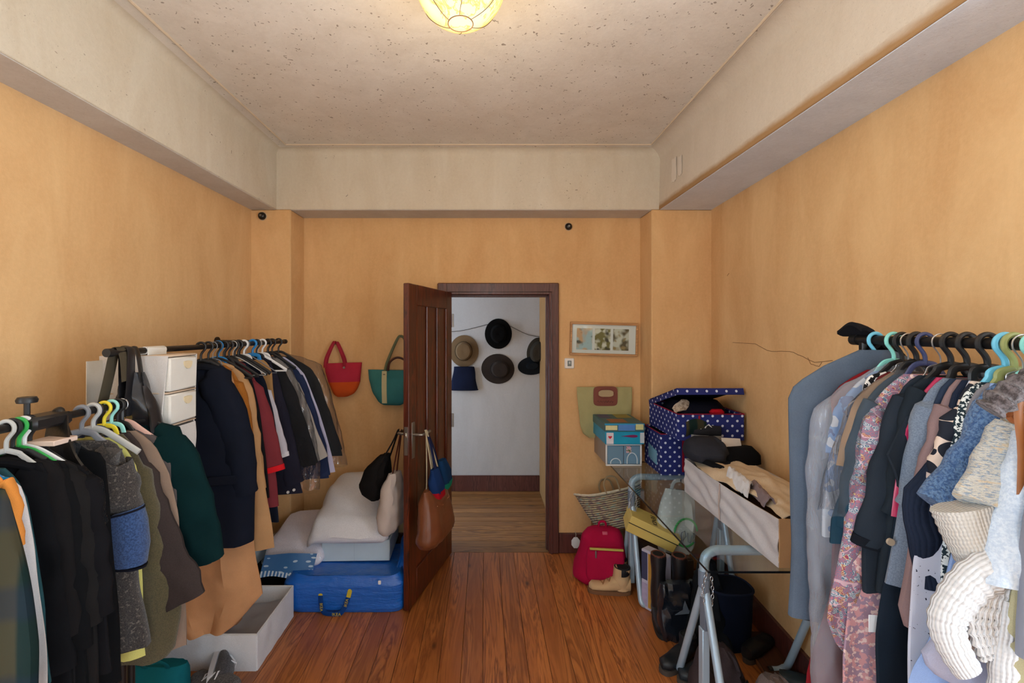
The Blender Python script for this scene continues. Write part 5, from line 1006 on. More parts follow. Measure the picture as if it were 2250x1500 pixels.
MB().loft(bagrows(interp([(.205, -.115, .115, .030, 0), (.17, -.115, .115, .06, 0), (.06, -.115, .115, .08, 0), (.002, -.11, .11, .075, 0)], 12), 26, .01, 2)).build('body', M_tb, t)
MB().tube(smooth_path([(-.05, -.03, .20), (-.05, -.05, .235), (.0, -.055, .25), (.05, -.05, .235), (.05, -.03, .20)], 5), (.012, .002), 8, ref=(1, 0, 0)).build('handle', M_tb, t)
# ------------------------------------------------------------------ bags on the door handle
hw0 = Matrix.Translation(dr.location) @ Matrix.Rotation(da, 4, 'Z')
hin = hw0 @ Vector((HX-.05, .062, HZ)); hout = hw0 @ Vector((HX-.06, -T-.062, HZ)) if False else hw0 @ Vector((HX-.06, -.10, HZ))
M_br = flat((112, 64, 38), .35, vary=.3, scale=9, bump=.25, bs=40)
t = thing('leather_handbag', 'brown leather tote hanging from the door handle, room side', 'bag', (hin.x, hin.y, hin.z), da)
rows = [(-.32, -.125, .125, .020, .045), (-.38, -.155, .155, .055, .055), (-.50, -.190, .190, .072, .068), (-.595, -.205, .205, .078, .072), (-.63, -.175, .18, .06, .064)]
MB().loft(bagrows(interp(rows, 20), 34, .014, 6)).build('body', M_br, t)
MB().tube([(-.10+.2*k/10, .112+.012*math.sin(k*1.3), -.40-.02*math.sin(k/10*PI)) for k in range(11)], .0025, 6).build('seam', flat((150, 96, 62), .5), t)
MB().tube([(.055, .098, -.37), (.085, .122, -.48), (.10, .128, -.59)], .0028, 6).build('seam', flat((150, 96, 62), .5), t)
for yy in (.03, .068): MB().tube(smooth_path([(-.060, yy, -.37), (-.052, yy, -.25), (-.012, .01, -.01), (0, .0, .014), (.012, .01, -.01), (.052, yy, -.25), (.060, yy, -.37)], 6), (.009, .0028), 8, ref=(1, 0, 0)).build('strap', fab((196, 186, 160), .07), t)
for xx in (-.06, .06): mb = MB(); mb.disc((xx, .088, -.345), .009, 12, .02); mb.build('ring', flat((190, 150, 80), .25, .9), t)
t = thing('shoulder_bag', 'navy cloth bag with a red and green edge on the door handle', 'bag', (hin.x-.004, hin.y+.03, hin.z), da)
M_ny = fab((30, 38, 76)); 
for yy, x1, x2 in ((.05, -.060, .02), (.085, .06, -.01)): 
    mb = MB(); mb.tube(smooth_path([(0, .0, .016), (x1*.4, yy*.5, -.06), (x1*1.0, yy, -.18), (x1*.9, yy+.02, -.25)], 7), [(.013+.010*k/21, .004) for k in range(22)], 8, ref=(1, 0, 0)); mb.build('strap', M_ny, t)
MB().loft(bagrows(interp([(-0.2, 0.02, 0.11, 0.014, 0.085), (-0.27, -0.01, 0.125, 0.034, 0.09), (-0.345, -0.025, 0.105, 0.034, 0.095)], 8), 22, .01, 2)).build('body', fab((24, 52, 104)), t)
MB().loft(bagrows(interp([(-0.338, -0.028, 0.108, 0.035, 0.095), (-0.39, -0.055, 0.085, 0.03, 0.097), (-0.425, -0.05, 0.04, 0.012, 0.097)], 6), 22, .004, 2)).build('edge_panel', fab((178, 22, 40)), t, 'red edge panel')
MB().loft(bagrows(interp([(-0.18, -0.1, -0.02, 0.016, 0.085), (-0.26, -0.165, -0.03, 0.034, 0.088), (-0.335, -0.185, -0.045, 0.03, 0.09)], 8), 22, .006, 3)).build('body', fab((22, 58, 100)), t)
MB().loft(bagrows(interp([(-0.328, -0.19, -0.05, 0.032, 0.09), (-0.368, -0.188, -0.07, 0.026, 0.09), (-0.392, -0.165, -0.11, 0.01, 0.09)], 6), 22, .004, 3)).build('edge_panel', fab((26, 138, 112)), t, 'green edge panel')
t = thing('hobo_bag', 'black soft hobo bag behind the open door, above the duvet', 'bag', (hout.x-.02, hout.y-.02, hout.z), da)
MB().loft(bagrows(interp([(-.14, -.03, .05, .02, -.08), (-.22, -.10, .10, .055, -.14), (-.32, -.14, .12, .07, -.16), (-.385, -.13, .10, .06, -.16), (-.425, -.08, .06, .03, -.15)], 16), 28, .018, 8)).build('body', fab((22, 20, 20), .2, 200, .6), t)
MB().tube(smooth_path([(-.06, -.10, -.20), (-.03, -.05, -.10), (0, -.0, .014), (.02, -.03, -.06), (.06, -.09, -.18)], 6), (.010, .004), 8, ref=(1, 0, 0)).build('strap', fab((34, 30, 30)), t)
t = thing('canvas_tote', 'beige canvas tote with a brown leather strap behind the open door', 'bag', (hout.x, hout.y-.03, hout.z), da)
MB().loft(bagrows(interp([(-.25, -.05, .05, .018, -.045), (-.34, -.12, .10, .045, -.06), (-.44, -.13, .12, .055, -.065), (-.58, -.145, .135, .050, -.065), (-.605, -.12, .11, .03, -.06)], 18), 28, .018, 9)).build('body', fab((190, 178, 172), .07), t)
MB().tube(smooth_path([(-.03, -.05, -.29), (-.02, -.03, -.16), (.0, 0, .012), (.02, -.03, -.16), (.03, -.05, -.29)], 6), (.010, .003), 8, ref=(1, 0, 0)).build('strap', flat((92, 44, 34), .4), t)
MB().box((-.045, -.07, -.325), (-.015, -.045, -.265), .004).build('strap_tab', flat((92, 44, 34), .4), t)
# ------------------------------------------------------------------ glass table on two trestles
TZ = .765; TX0, TX1, TY0, TY1 = .862, 1.500, 1.79, 3.275
t = thing('glass_table', 'glass topped table along the right wall', 'table', (TX0, TY0, TZ))
M_tg = clear_mat('table_glass', (.90, .94, .94, 1), 1.5, .0, 1.0)
MB().box((.002, .002, -.008), (TX1-TX0-.002, TY1-TY0-.002, 0), .0).build('table_top', M_tg, t)
M_ed = flat((16, 24, 28), .15)
mb = MB()
for a, b in (((0, 0), (TX1-TX0, .002)), ((0, TY1-TY0-.002), (TX1-TX0, TY1-TY0)), ((0, .002), (.002, TY1-TY0-.002)), ((TX1-TX0-.002, .002), (TX1-TX0, TY1-TY0-.002))): mb.box((a[0], a[1], -.008), (b[0], b[1], 0))
mb.build('edge', M_ed, t)
M_tr = flat((172, 194, 212), .33, .25); M_trd = flat((120, 134, 152), .45, .2)
def trestle(label, y, f0, f1, x0, x1, bar=True):
    t = thing('trestle', label, 'trestle', (x0, y, 0), 0, 'trestles of the glass table'); w_ = x1-x0; J = .60
    def rc(p, q, r, r2): return [Vector(q).lerp(Vector(p), r), Vector(q)+(Vector(p)-Vector(q)).normalized()*0, Vector(q).lerp(Vector(r2), r)]
    for fy in (f0-y, f1-y):
        s_ = .07; fl_ = fy*(1-s_/J)
        pts = [(0, 0, J), (0, fy*.5, J*.5), (0, fl_, s_), (.006, fy*.985, .025), (.030, fy, .0115), (.09, fy, .0115), (w_/2, fy, .0115), (w_-.09, fy, .0115), (w_-.03, fy, .0115), (w_-.006, fy*.985, .025), (w_, fl_, s_), (w_, fy*.5, J*.5), (w_, 0, J)]
        if bar: MB().tube(smooth_path([(a, b, c+.006 if c < .02 else c) for a, b, c in pts], 4), .0165, 12).build('leg_frame', M_tr, t)
        else:
            for xx, q in ((0, 1), (w_, -1)):
                MB().tube(smooth_path([(xx, 0, J), (xx, fy*.5, J*.5), (xx, fl_, s_), (xx+q*.006, fy*.985, .030), (xx+q*.030, fy, .0175), (xx+q*.062, fy, .0175)], 5), .0165, 12).build('leg', M_tr, t)
                MB().tube([(xx+q*.060, fy, .0175), (xx+q*.078, fy, .0175)], .0172, 12).build('foot_cap', flat((30, 30, 32), .5), t)
    H = TZ-.008-.0205
    pts = [(0, 0, J-.06), (0, 0, J+.06), (0, 0, H-.06), (.010, 0, H-.022), (.05, 0, H), (.12, 0, H), (w_/2, 0, H), (w_-.12, 0, H), (w_-.05, 0, H), (w_-.010, 0, H-.022), (w_, 0, H-.06), (w_, 0, J+.06), (w_, 0, J-.06)]
    MB().tube(smooth_path(pts, 4), .0200, 14).build('top_bar', M_tr, t)
    for xx in (0, w_):
        MB().box((xx-.016, -.020, .055), (xx+.016, .020, .40), .003).build('post', M_tr, t, 'lighter lower post'); MB().box((xx-.012, -.030, .40), (xx+.008, .018, J+.02), .003).build('post_sleeve', M_trd, t)
        MB().tube([(xx, 0, J-.02), (xx, 0, J+.05)], .0245, 12).build('joint', M_trd, t)
    links = smooth_path([(-.006, -.030, J+.05), (-.022, -.034, J-.02), (-.010, -.036, J-.085), (.012, -.034, J-.09), (.022, -.03, J-.03), (.018, -.026, J+.04)], 4)
    for k, q in enumerate(links[:-1]):
        d = (links[k+1]-q).normalized(); s2 = Vector((1, 0, 0)) if k % 2 else Vector((0, 1, 0)); s2 = (s2-d*d.dot(s2)).normalized()
        MB().tube([q+d*(.0095*math.cos(a))+s2*(.0052*math.sin(a)) for a in [2*PI*j/12 for j in range(12)]], .0015, 5, closed=True).build('chain_link', flat((190, 196, 204), .3, .9), t)
    return t
trestle('grey tubular trestle under the near end of the glass table, with a chain', 2.02, 1.78, 2.29, .955, 1.478, False)
trestle('grey tubular trestle under the far end of the glass table', 3.02, 2.83, 3.20, .955, 1.535)
# ------------------------------------------------------------------ on the table
t = thing('fabric_box', 'long white fabric storage box heaped with cloth on the glass table', 'box', (1.150, 1.815, TZ), 0)
Lb, Wb, Hb = .85, .33, .19; M_fb = fab((208, 204, 206), .05, 400, .3); M_tn = fab((196, 154, 110), .08)
MB().box((.004, .004, 0), (Wb, Lb, .012), .002).build('base', M_tn, t)
MB().sheet(lambda u, v: (.0-.010*math.sin(v*PI)*nz(u*9, 3)+.006*math.sin((u*.9+v*.55)*26+2*nz(u*6, v*2))*math.sin(v*PI*.9+.15), Lb*(1-u), Hb*(1-.06*math.sin(u*PI)+.02*nz(u*8))*v+.001), 60, 14, .004).build('side', M_fb, t)
MB().sheet(lambda u, v: (Wb*u, .001-.004*math.sin(v*PI), Hb*v+.001), 8, 6, .006).build('end_panel', M_tn, t, 'tan end panel'); MB().sheet(lambda u, v: (Wb*(1-u), Lb, Hb*v+.001), 8, 6, .006).build('end_panel', M_fb, t)
MB().box((Wb-.004, 0, .001), (Wb, Lb, Hb), .001).build('side', M_fb, t); MB().tube([(-.009, Lb*.52, .005), (-.013, Lb*.52, Hb*.5), (-.008, Lb*.52, Hb*.95)], .0028, 6).build('seam', fab((190, 168, 156)), t)
heap = lambda u, v: .005+Hb-.01+.035*math.sin(u*PI)*(.5+.5*math.sin(v*PI))+.020*nz(u*3.1, v*5)+.012*nz(u*8, v*11)
MB().sheet(lambda u, v: (.012+(Wb-.02)*u+.05*(1-u)*(math.sin(v*7)*.5+.2), .01+(Lb-.03)*v, heap(u, v)), 24, 40, .004).build('lid_cloth', fab((218, 198, 170), .05, 300, .4), t, 'cream cloth lid thrown open')
tag(MB().sheet(lambda u, v: (1.165+.09*u+.03*v, 2.06+.24*v+.10*u, TZ+Hb-.005+.050*math.sin(u*PI)+.012*nz(u*6, v*9)), 14, 26, .006).build('white_cloth', fab((222, 222, 226), .04)), 'crumpled white cloth bulging out of the fabric box on the table', 'cloth')
tag(MB().sheet(lambda u, v: (1.172+.055*u+.06*v, 1.95+.22*v, TZ+Hb-.004+.040*math.sin(u*PI)+.008*nz(u*5, v*8)), 10, 18, .006).build('mauve_cloth', fab((140, 124, 128), .08)), 'mauve grey cloth in the fabric box, nearest its tan end', 'cloth')
tag(MB().sheet(lambda u, v: (1.160+.03*u+.055*v, 2.62-.22*v, TZ+Hb+.012+.022*math.sin(u*PI)), 6, 14, .008).build('black_cloth', fab((18, 18, 22))), 'strip of black cloth under the cream lid of the fabric box', 'cloth')
t = thing('beret', 'dark grey slouchy beret on the fabric box, before the dotted boxes', 'cap', (1.235, 2.60, .965))
MB().loft(bagrows(interp([(.125, -.06, .07, .03, .02), (.10, -.095, .10, .075, .01), (.05, -.11, .115, .095, 0), (.012, -.10, .11, .085, 0), (.0, -.08, .09, .07, 0)], 14), 30, .02, 5)).build('crown', fab((48, 50, 58), .12, 300, .5), t)
MB().sheet(lambda u, v: (-.02+.16*u, -.06-.05*v+.04*u, .02-.022*v), 8, 4, .006).build('brim', fab((36, 38, 46)), t)
tag(MB().sheet(lambda u, v: (1.325+.12*u-.01*v, 2.58+.03*u, 1.015+.080*v+.030*u*(1-v)-.012*u), 4, 4, .002).build('white_card', flat((226, 218, 208), .8)), 'white paper card standing beside the dark beret', 'card')
tag(MB().loft(bagrows(interp([(.09, -.06, .10, .03, 0), (.05, -.10, .14, .06, 0), (.0, -.10, .14, .07, 0)], 8), 24, .014, 7), M=Matrix.Translation((1.395, 2.60, .953))).build('black_cloth', fab((16, 16, 19))), 'black folded cloth behind the white card, against the right wall', 'cloth')
def dots(name, base, k, r, c=(214, 222, 240)):
    m = NT(name); sp = m.n('SeparateXYZ', i0=m.n('TexCoord').outputs['UV']); x = m.math('MULTIPLY', sp.outputs[0], k); y = m.math('MULTIPLY', sp.outputs[1], k)
    def lat(o):
        a = m.math('SUBTRACT', m.math('FRACT', m.math('ADD', x, o)), .5); b = m.math('SUBTRACT', m.math('FRACT', m.math('ADD', y, o)), .5); return m.math('LESS_THAN', m.math('ADD', m.math('MULTIPLY', a, a), m.math('MULTIPLY', b, b)), r*r)
    f = m.math('MAXIMUM', lat(0), lat(.5)); return m.fin(m.mix(f, m.mix(m.noise(m.co(), 14, 3), lin(base), dark(lin(base), .7)), lin(c)), .7, spec=.3)
M_dot = dots('polka_dot_cloth', (34, 46, 120), 17.0, .125); M_ins = fab((16, 18, 30)); M_red = fab((140, 28, 50))
def dotbox(label, loc, w_, d_, h_, lid=None, rz=0):
    t = thing('dotted_box', label, 'box', loc, rz, 'polka dotted boxes'); mb = MB()
    mb.box((0, 0, 0), (w_, d_, .008), .002); mb.build('base', M_dot, t)
    for a, b in (((0, 0), (w_, .012)), ((0, d_-.012), (w_, d_)), ((0, .012), (.012, d_-.012)), ((w_-.012, .012), (w_, d_-.012))): MB().box((a[0], a[1], .004), (b[0], b[1], h_), .003).build('side', M_dot, t)
    MB().tube([(0, 0, h_), (w_, 0, h_), (w_, d_, h_), (0, d_, h_)], .0035, 6, closed=True).build('piping', M_red, t)
    if lid is not None:
        M = Matrix.Translation((0, d_, h_+.006)) @ Matrix.Rotation(lid, 4, 'X') if True else None
        lo_ = MB().box((-.004, -d_-.004, 0), (w_+.004, 0, .010), .003, M).build('lid', M_dot, t); mb = MB(); mb.box((-.004, -d_-.006, -.030), (w_+.004, -d_, .010), .002, M); mb.box((-.004, -d_, -.030), (.002, 0, .008), .002, M); mb.build('lid_skirt', M_dot, lo_)
        MB().box((.004, -d_+.004, -.003), (w_-.004, -.004, -.0005), 0, M).build('lid_lining', M_ins, lo_)
    return t
t = dotbox('lower navy polka dot box on the glass table, sagging at its side', (1.125, 2.965, TZ), .40, .30, .262)
MB().box((0.01, .01, .20), (.39, .29, .255), .02).build('contents', M_ins, t)
MB().box((.135, -.0025, .02), (.150, .0, .25), .0008).build('red_band', M_red, t)
mb = MB(); mb.sheet(lambda u, v: (-.004-.004*math.sin(u*PI), .06+.15*u, .05+.09*v+.02*u), 8, 6, .004); mb.build('window_patch', flat((110, 160, 186), .2), t, 'pale blue side patch')
t = dotbox('upper navy polka dot box, overfull, its lid propped open', (1.152, 2.765, TZ+.268), .395, .485, .158, lid=-.285)
MB().box((.120, -.003, .0), (.132, .0, .150), .0008).build('red_band', M_red, t)
tag(MB().loft(bagrows(interp([(.20, -.13, .14, .12, 0), (.15, -.165, .175, .19, 0), (.03, -.165, .175, .20, 0), (.002, -.16, .17, .19, 0)], 12), 34, .03, 12), M=Matrix.Translation((1.349, 3.005, TZ+.268+.010))).build('dark_clothes', fab((18, 20, 34), .2, 200, .6)), 'bundle of dark clothes filling the upper dotted box', 'clothes')
tag(MB().sheet(lambda u, v: (1.165+.14*u, 2.80+.10*u-.04*v+.08*(1-u), 1.205+.055*math.sin(u*PI)*(1-v*.7)-.02*v+.01*nz(u*5, v*5)), 12, 8, .008).build('cream_cloth', heather((196, 180, 162), (150, 130, 112), 60)), 'cream and brown cloth tucked at the left corner of the upper dotted box', 'cloth')
tag(MB().sheet(lambda u, v: (1.195+.12*u, 2.762-.012*math.sin(v*PI)-.004, 1.06+.085*v+.02*math.sin(u*PI)), 10, 6, .006).build('checked_cloth', plaid()), 'dark checked cloth spilling from the front of the upper dotted box', 'cloth')
t = shoe('striped_shoe', 'dark shoe with white stripes lying on the front of the upper dotted box', (1.39, 2.735, 1.048), 2.9, .16, .034, .06, fab((40, 40, 44)), flat((150, 150, 150), .6), laces=flat((214, 214, 216), .7))
tag(MB().loft(bagrows(interp([(.03, -.03, .03, .012, 0), (.015, -.045, .045, .02, 0), (.0, -.04, .04, .018, 0)], 6), 18, .006, 3), M=Matrix.Translation((1.40, 2.80, 1.185))).build('red_cloth', fab((176, 20, 34))), 'small red cloth in the upper dotted box', 'cloth')
# clear drawers and the game box
t = thing('plastic_drawers', 'small clear plastic drawer unit in a white frame on the table corner', 'drawers', (.826, 3.165, TZ), 0)
M_cp = clear_mat('bluish_clear_plastic', (.62, .74, .80, 1), 1.45, .15, 1.2); M_wp = flat((232, 236, 238), .4)
w_, d_, h_ = .245, .350, .150; mb = MB()
for a, b in (((0, 0), (w_, .010)), ((0, h_-.010), (w_, h_)), ((0, .010), (.010, h_-.010)), ((w_-.010, .010), (w_, h_-.010))): mb.box((a[0], -.004, a[1]), (b[0], .012, b[1]), .003)
mb.build('front_frame', M_wp, t); MB().box((.003, .012, .002), (w_-.003, d_, h_-.003), .006).build('shell', flat((150, 138, 126), .5, vary=.1), t)
for k in range(2):
    x0 = .012+k*.112; d = MB().box((x0, -.001, .012), (x0+.109, .010, h_-.012), .004).build('drawer', flat((110, 146, 172), .25), t)
    pts = [(x0+.054+.034*math.cos(a), -.004, .020+(.050 if k else .032)*math.sin(a)+(.02 if k else 0)) for a in [PI*q/14 for q in range(15)]]; MB().tube([(pts[0][0], -.004, .016)]+pts+[(pts[-1][0], -.004, .016)], .0035, 6).build('pull_arch', flat((206, 222, 232), .3), d)
MB().box((.138, -.004, .090), (.172, -.001, .135), .0).build('sticker', print_mat('flower_sticker', (204, 176, 186), [((96, 120, 80), 70, .56), ((226, 90, 120), 90, .62)], 1), t)
t = thing('game_box', 'flat bright turquoise patterned box on top of the clear drawers', 'box', (.812, 3.140, TZ+.152), 0)
M_tq = flat((14, 152, 190), .45, vary=.2); w_, d_, h_ = .272, .370, .142
bo = MB().box((.004, .004, 0), (w_-.004, d_-.004, .092), .003).build('body', M_tq, t); li = MB().box((0, 0, .086), (w_, d_, h_), .003).build('lid', flat((62, 104, 110), .5, vary=.35, scale=9), t)
def pp_(x0, x1, z0, z1, c, par, y=-.0012): MB().box((x0, y, z0), (x1, .003, z1), .0006).build('printed_panel', flat(c, .45, vary=.12, scale=40), par)
pp_(.006, .085, .098, .128, (226, 222, 168), li); pp_(.092, .205, .094, .134, (82, 136, 206), li); pp_(.210, .262, .100, .138, (214, 214, 150), li); pp_(.0, .27, .131, .1415, (40, 150, 196), li, -.0008)
pp_(.012, .060, .004, .080, (222, 222, 232), bo, .0028-.004); pp_(.240, .268, .010, .080, (196, 208, 214), bo, .0028-.004)
rings = [[(.036+.013*(math.sin(a)**3), y, .050+.012*(.81*math.cos(a)-.31*math.cos(2*a)-.12*math.cos(3*a))) for a in [2*PI*q/24 for q in range(24)]] for y in (.001, -.0025)]; MB().loft(rings).build('red_heart', flat((206, 28, 52), .5), bo)
rings = [[(.168+.056*math.cos(a), y, .056+(.014*max(.08, (math.cos(a)+1)/2))*math.sin(a)) for a in [2*PI*q/24 for q in range(24)]] for y in (.004, .0015)]; MB().loft(rings).build('printed_drop', flat((128, 24, 88), .5), bo)
for x0, x1, y0, y1, c in ((.05, .17, .04, .16, (150, 96, 60)), (.02, .10, .2, .33, (80, 70, 110)), (.14, .25, .2, .34, (150, 140, 70))): MB().box((x0, y0, h_-.001), (x1, y1, h_+.0006)).build('printed_panel', flat(c, .5, vary=.2), li)
# ------------------------------------------------------------------ under and around the table
t = thing('pink_backpack', 'crimson pink backpack with a lime zip on the floor by the door frame', 'backpack', (.80, 3.16, 0), -.12)
M_bp = fab((176, 20, 66), .10, 400, .35)
rows = [(.345, -.05, .075, .02, .02), (.335, -.10, .115, .05, .01), (.30, -.135, .135, .075, 0), (.20, -.155, .148, .095, 0), (.10, -.19, .165, .115, 0), (.03, -.20, .17, .12, 0), (.002, -.17, .15, .10, 0)]
MB().loft(bagrows(interp(rows, 24), 34, .016, 3)).build('body', M_bp, t)
rows = [(.255, -.10, .125, .02, -.085), (.22, -.115, .13, .03, -.095), (.08, -.12, .13, .035, -.11), (.03, -.10, .11, .02, -.108)]
MB().loft(bagrows(interp(rows, 12), 26, .01, 5)).build('front_pocket', M_bp, t)
MB().box((-.095, -.122, .246), (.122, -.105, .258), .003).build('zip', flat((196, 186, 88), .5), t); MB().box((-.062, -.135, .20), (-.052, -.122, .245), .003).build('zip_pull', flat((140, 130, 130), .4, .5), t)
MB().tube(smooth_path([(-.02, .03, .335), (-.015, .02, .375), (.02, .015, .380), (.03, .03, .335)], 5), .008, 8).build('top_loop', M_bp, t); MB().box((-.005, -.052, .315), (.028, -.036, .338), .002).build('patch', flat((206, 90, 120), .7), t)
t = thing('white_tag', 'white octagonal paper tag hanging before the baseboard, beside the backpack', 'tag', P(1265, 1192, 3.48), 0)
rings = [[(.034*math.cos(a), y, .044*math.sin(a)) for a in [PI/8+2*PI*q/8 for q in range(8)]] for y in (0, .003)]; MB().loft(rings).build('card', flat((220, 228, 234), .7), t); MB().tube(smooth_path([(0, .001, .04), (.004, .012, .06), (0, .034, .068)], 4), .0022, 6).build('loop', fab((190, 186, 176)), t)
for k, (x, y, rz, lb) in enumerate(((.955, 2.985, 3.02, 'tan lace up work boot in front, nearest the trestle'), (.965, 3.085, 2.85, 'tan lace up work boot behind its pair, by the backpack'))):
    t = shoe('work_boot', lb, (x-.02, y, 0), rz, .26, .050, .085, M_by, flat((120, 84, 56), .8), .135, .046, flat((150, 108, 70), .8), 'pair of tan work boots', 'boot', collar=M_bk)
    MB().sheet(lambda u, v: (.098-.012*v, -.025+.05*u, .115+.055*v), 4, 5, .008).build('tongue', M_by, t); mb = MB(); mb.tube([(.055+.048*math.cos(a), .050*math.sin(a), .145) for a in [PI*.45+PI*1.1*q/12 for q in range(13)]], [(.022, .006)]*13, 8, ref=(0, 0, 1)); mb.build('padded_collar', M_bk, t)
# hidden support for the basket: a plain carton
t = thing('carton', 'brown carton behind the pink backpack, under the straw basket', 'box', (.80, 3.27, 0)); MB().box((0, 0, 0), (.36, .22, .29), .003).build('body', flat((150, 112, 74), .9), t); MB().box((0.005, -.001, .26), (.355, .002, .285)).build('flap', flat((140, 104, 70), .9), t)
# basket
t = thing('straw_basket', 'woven straw basket with coloured flecks, tipped behind the backpack', 'basket', (.945, 3.27, .292), 0, rot=(-.40, -.20, .0))
M_st = NT('woven_straw'); u = M_st.n('TexCoord').outputs['UV']; sp = M_st.n('SeparateXYZ', i0=u); row = M_st.math('SINE', M_st.math('MULTIPLY', sp.outputs[1], 420.0)); 
fk = M_st.noise(M_st.map(u, (26, 90, 1)), 1.0, 2, .5); cc = M_st.mix(M_st.rampv(row, -.6, .4), lin((110, 96, 74)), lin((196, 184, 154))); cc = M_st.mix(M_st.math('MULTIPLY', M_st.rampv(fk, .52, .60), .75), cc, lin((96, 74, 96))); cc = M_st.mix(M_st.math('MULTIPLY', M_st.rampv(fk, .42, .36), .65), cc, lin((116, 160, 160)))
M_st.bump(row, .6, .006); M_st = M_st.fin(cc, .9)
rings = []
for k in range(16):
    v = k/15; hw = .125+.120*v**.8; th = .065+.035*v; rings.append([(hw*math.copysign(abs(math.cos(a))**.8, math.cos(a)), th*math.sin(a), .245*v+.035*v*v*(abs(math.cos(a))**3)) for a in [2*PI*q/40 for q in range(40)]])
inner = [[(x*.955, y*.93, z) for x, y, z in r] for r in reversed(rings)]
MB().loft(rings+inner[:-1]+[[(x*.95, y*.9, .012) for x, y, z in rings[0]]]).build('body', M_st, t)
MB().tube([(x*1.0, y*1.0, z) for x, y, z in rings[-1]], [.0065+.002*(q % 2) for q in range(40)], 8, closed=True).build('rim', flat((206, 198, 176), .9, vary=.3, scale=60), t)
for s_ in (1, -1): MB().tube(smooth_path([(-.035, s_*.10, .235), (-.04, s_*.115, .30), (-.005, s_*.12, .345), (.05, s_*.12, .33), (.06, s_*.11, .24)], 6), .0055, 8).build('handle', flat((150, 134, 106), .9), t)
# yellow shoe box with lettering
t = thing('shoe_box', 'yellow shoe box tilted between the trestle and the white bag', 'box', (.885, 2.92, .43), 0, rot=(.10, .40, -.16))
M_ye = flat((214, 188, 104), .6); bo = MB().box((0, 0, 0), (.31, .17, .075), .003).build('body', M_ye, t); li = MB().box((-.004, -.004, .062), (.314, .174, .108), .003).build('lid', flat((220, 196, 112), .6), t)
MB().box((-.0045, -.0048, .059), (.3145, -.001, .063)).build('lid_line', flat((30, 26, 20), .6), li)
lettering('lettering', 'FENDI', .045, Matrix.Translation((.150, .08, .1090)) @ Matrix.Rotation(-PI/2, 4, 'Z'), flat((40, 34, 24), .6), li)
lettering('lettering', 'FENDI', .036, Matrix.Translation((.155, -.0046, .086)) @ Matrix.Rotation(PI/2, 4, 'X'), flat((40, 34, 24), .6), li) if False else None
t = thing('cardboard_box', 'dark storage carton under the table holding up the yellow box', 'box', (1.03, 2.86, 0)); MB().box((0, 0, 0), (.26, .30, .275), .004).build('body', flat((60, 44, 34), .9), t); MB().box((.01, .01, .275), (.25, .29, .279)).build('top_flap', flat((70, 52, 40), .9), t)
# white carrier bag with a green ring
t = thing('white_carrier_bag', 'white plastic carrier bag with a green ring under the table', 'bag', (1.205, 2.95, .282), 0, rot=(-.12, .14, .10)); M_wbg = flat((206, 212, 210), .4, vary=.05, bump=.5, bs=14)
MB().loft(bagrows(interp([(.385, -.085, .085, .012, 0), (.33, -.11, .11, .03, 0), (.20, -.125, .125, .05, 0), (.05, -.12, .12, .055, 0), (.0, -.10, .10, .04, 0)], 18), 30, .018, 6)).build('body', M_wbg, t)
rr_ = [(.03+.075*math.cos(a), -.066-.006*math.sin(a), .14+.085*math.sin(a)) for a in [.2+2*PI*.86*q/34 for q in range(35)]]
MB().tube(rr_, (.0065, .002), 8, ref=(0, 0, 1)).build('green_ring', flat((70, 176, 92), .5), t)
for k, pts in enumerate(([(.0, .10), (.0, .16), (.02, .17), (.03, .14), (.01, .11)], [(.04, .16), (.045, .11), (.06, .10), (.07, .15)], [(.075, .16), (.09, .16), (.078, .11), (.095, .11)])): MB().tube([(x, -.070, z-.02) for x, z in pts], .0028, 6).build('printed_stroke', flat((110, 116, 124), .6), t)
MB().tube(smooth_path([(-.05, 0, .38), (-.04, -.01, .43), (.0, -.01, .445), (.04, -.01, .43), (.05, 0, .38)], 5), (.012, .002), 8, ref=(1, 0, 0)).build('handle', M_wbg, t)
# tall brown boots and the dark heap
M_bb2 = flat((42, 26, 22), .35); M_bl2 = flat((24, 24, 28), .4, bump=.2)
for k, (x, y, lb) in enumerate(((1.03, 2.78, 'tall dark boot with a brown rim standing left of its pair'), (1.145, 2.76, 'tall dark boot with a brown rim standing right of its pair'))):
    shoe('tall_boot', lb, (x, y, 0), -1.75, .25, .046, .07, M_bl2, flat((20, 19, 19), .7), .345, .040, None, 'tall boots under the table', 'boot', collar=flat((96, 50, 36), .5))
t = thing('magazine_bag', 'thin paper bag printed in ochre and lilac panels beside the trestle', 'bag', (.985, 2.86, 0), -.95)
MB().box((0, -.035, 0), (.16, .035, .36), .006).build('body', flat((190, 186, 206), .5, vary=.2), t)
for x0, x1, z0, z1, c in ((.05, .10, .02, .345, (186, 140, 62)), (.005, .045, .02, .16, (170, 160, 190)), (.005, .045, .18, .345, (60, 66, 96)), (.105, .155, .20, .345, (70, 160, 214)), (.105, .155, .02, .18, (188, 176, 204))): MB().box((x0, -.0365, z0), (x1, -.0345, z1)).build('printed_panel', flat(c, .5, vary=.25, scale=30), t)
t = thing('black_paper_bag', 'glossy black carrier bag with a silver peak under the table', 'bag', (1.065, 2.57, 0), .15); M_gb = flat((26, 30, 38), .2, bump=.3, bs=12)
MB().loft(bagrows(interp([(.30, -.10, .10, .02, 0), (.25, -.105, .105, .035, 0), (.10, -.11, .11, .05, 0), (.002, -.10, .10, .05, 0)], 14), 28, .026, 4)).build('body', M_gb, t)
rings = [[(-.045+.055*q[0], y, .155+.07*q[1]) for q in ((0, 0), (2, 0), (1.45, .25), (1.05, 1.0), (.8, .3))] for y in (-.058, -.054)]; MB().loft(rings).build('silver_peak', flat((120, 134, 150), .3, .4), t)
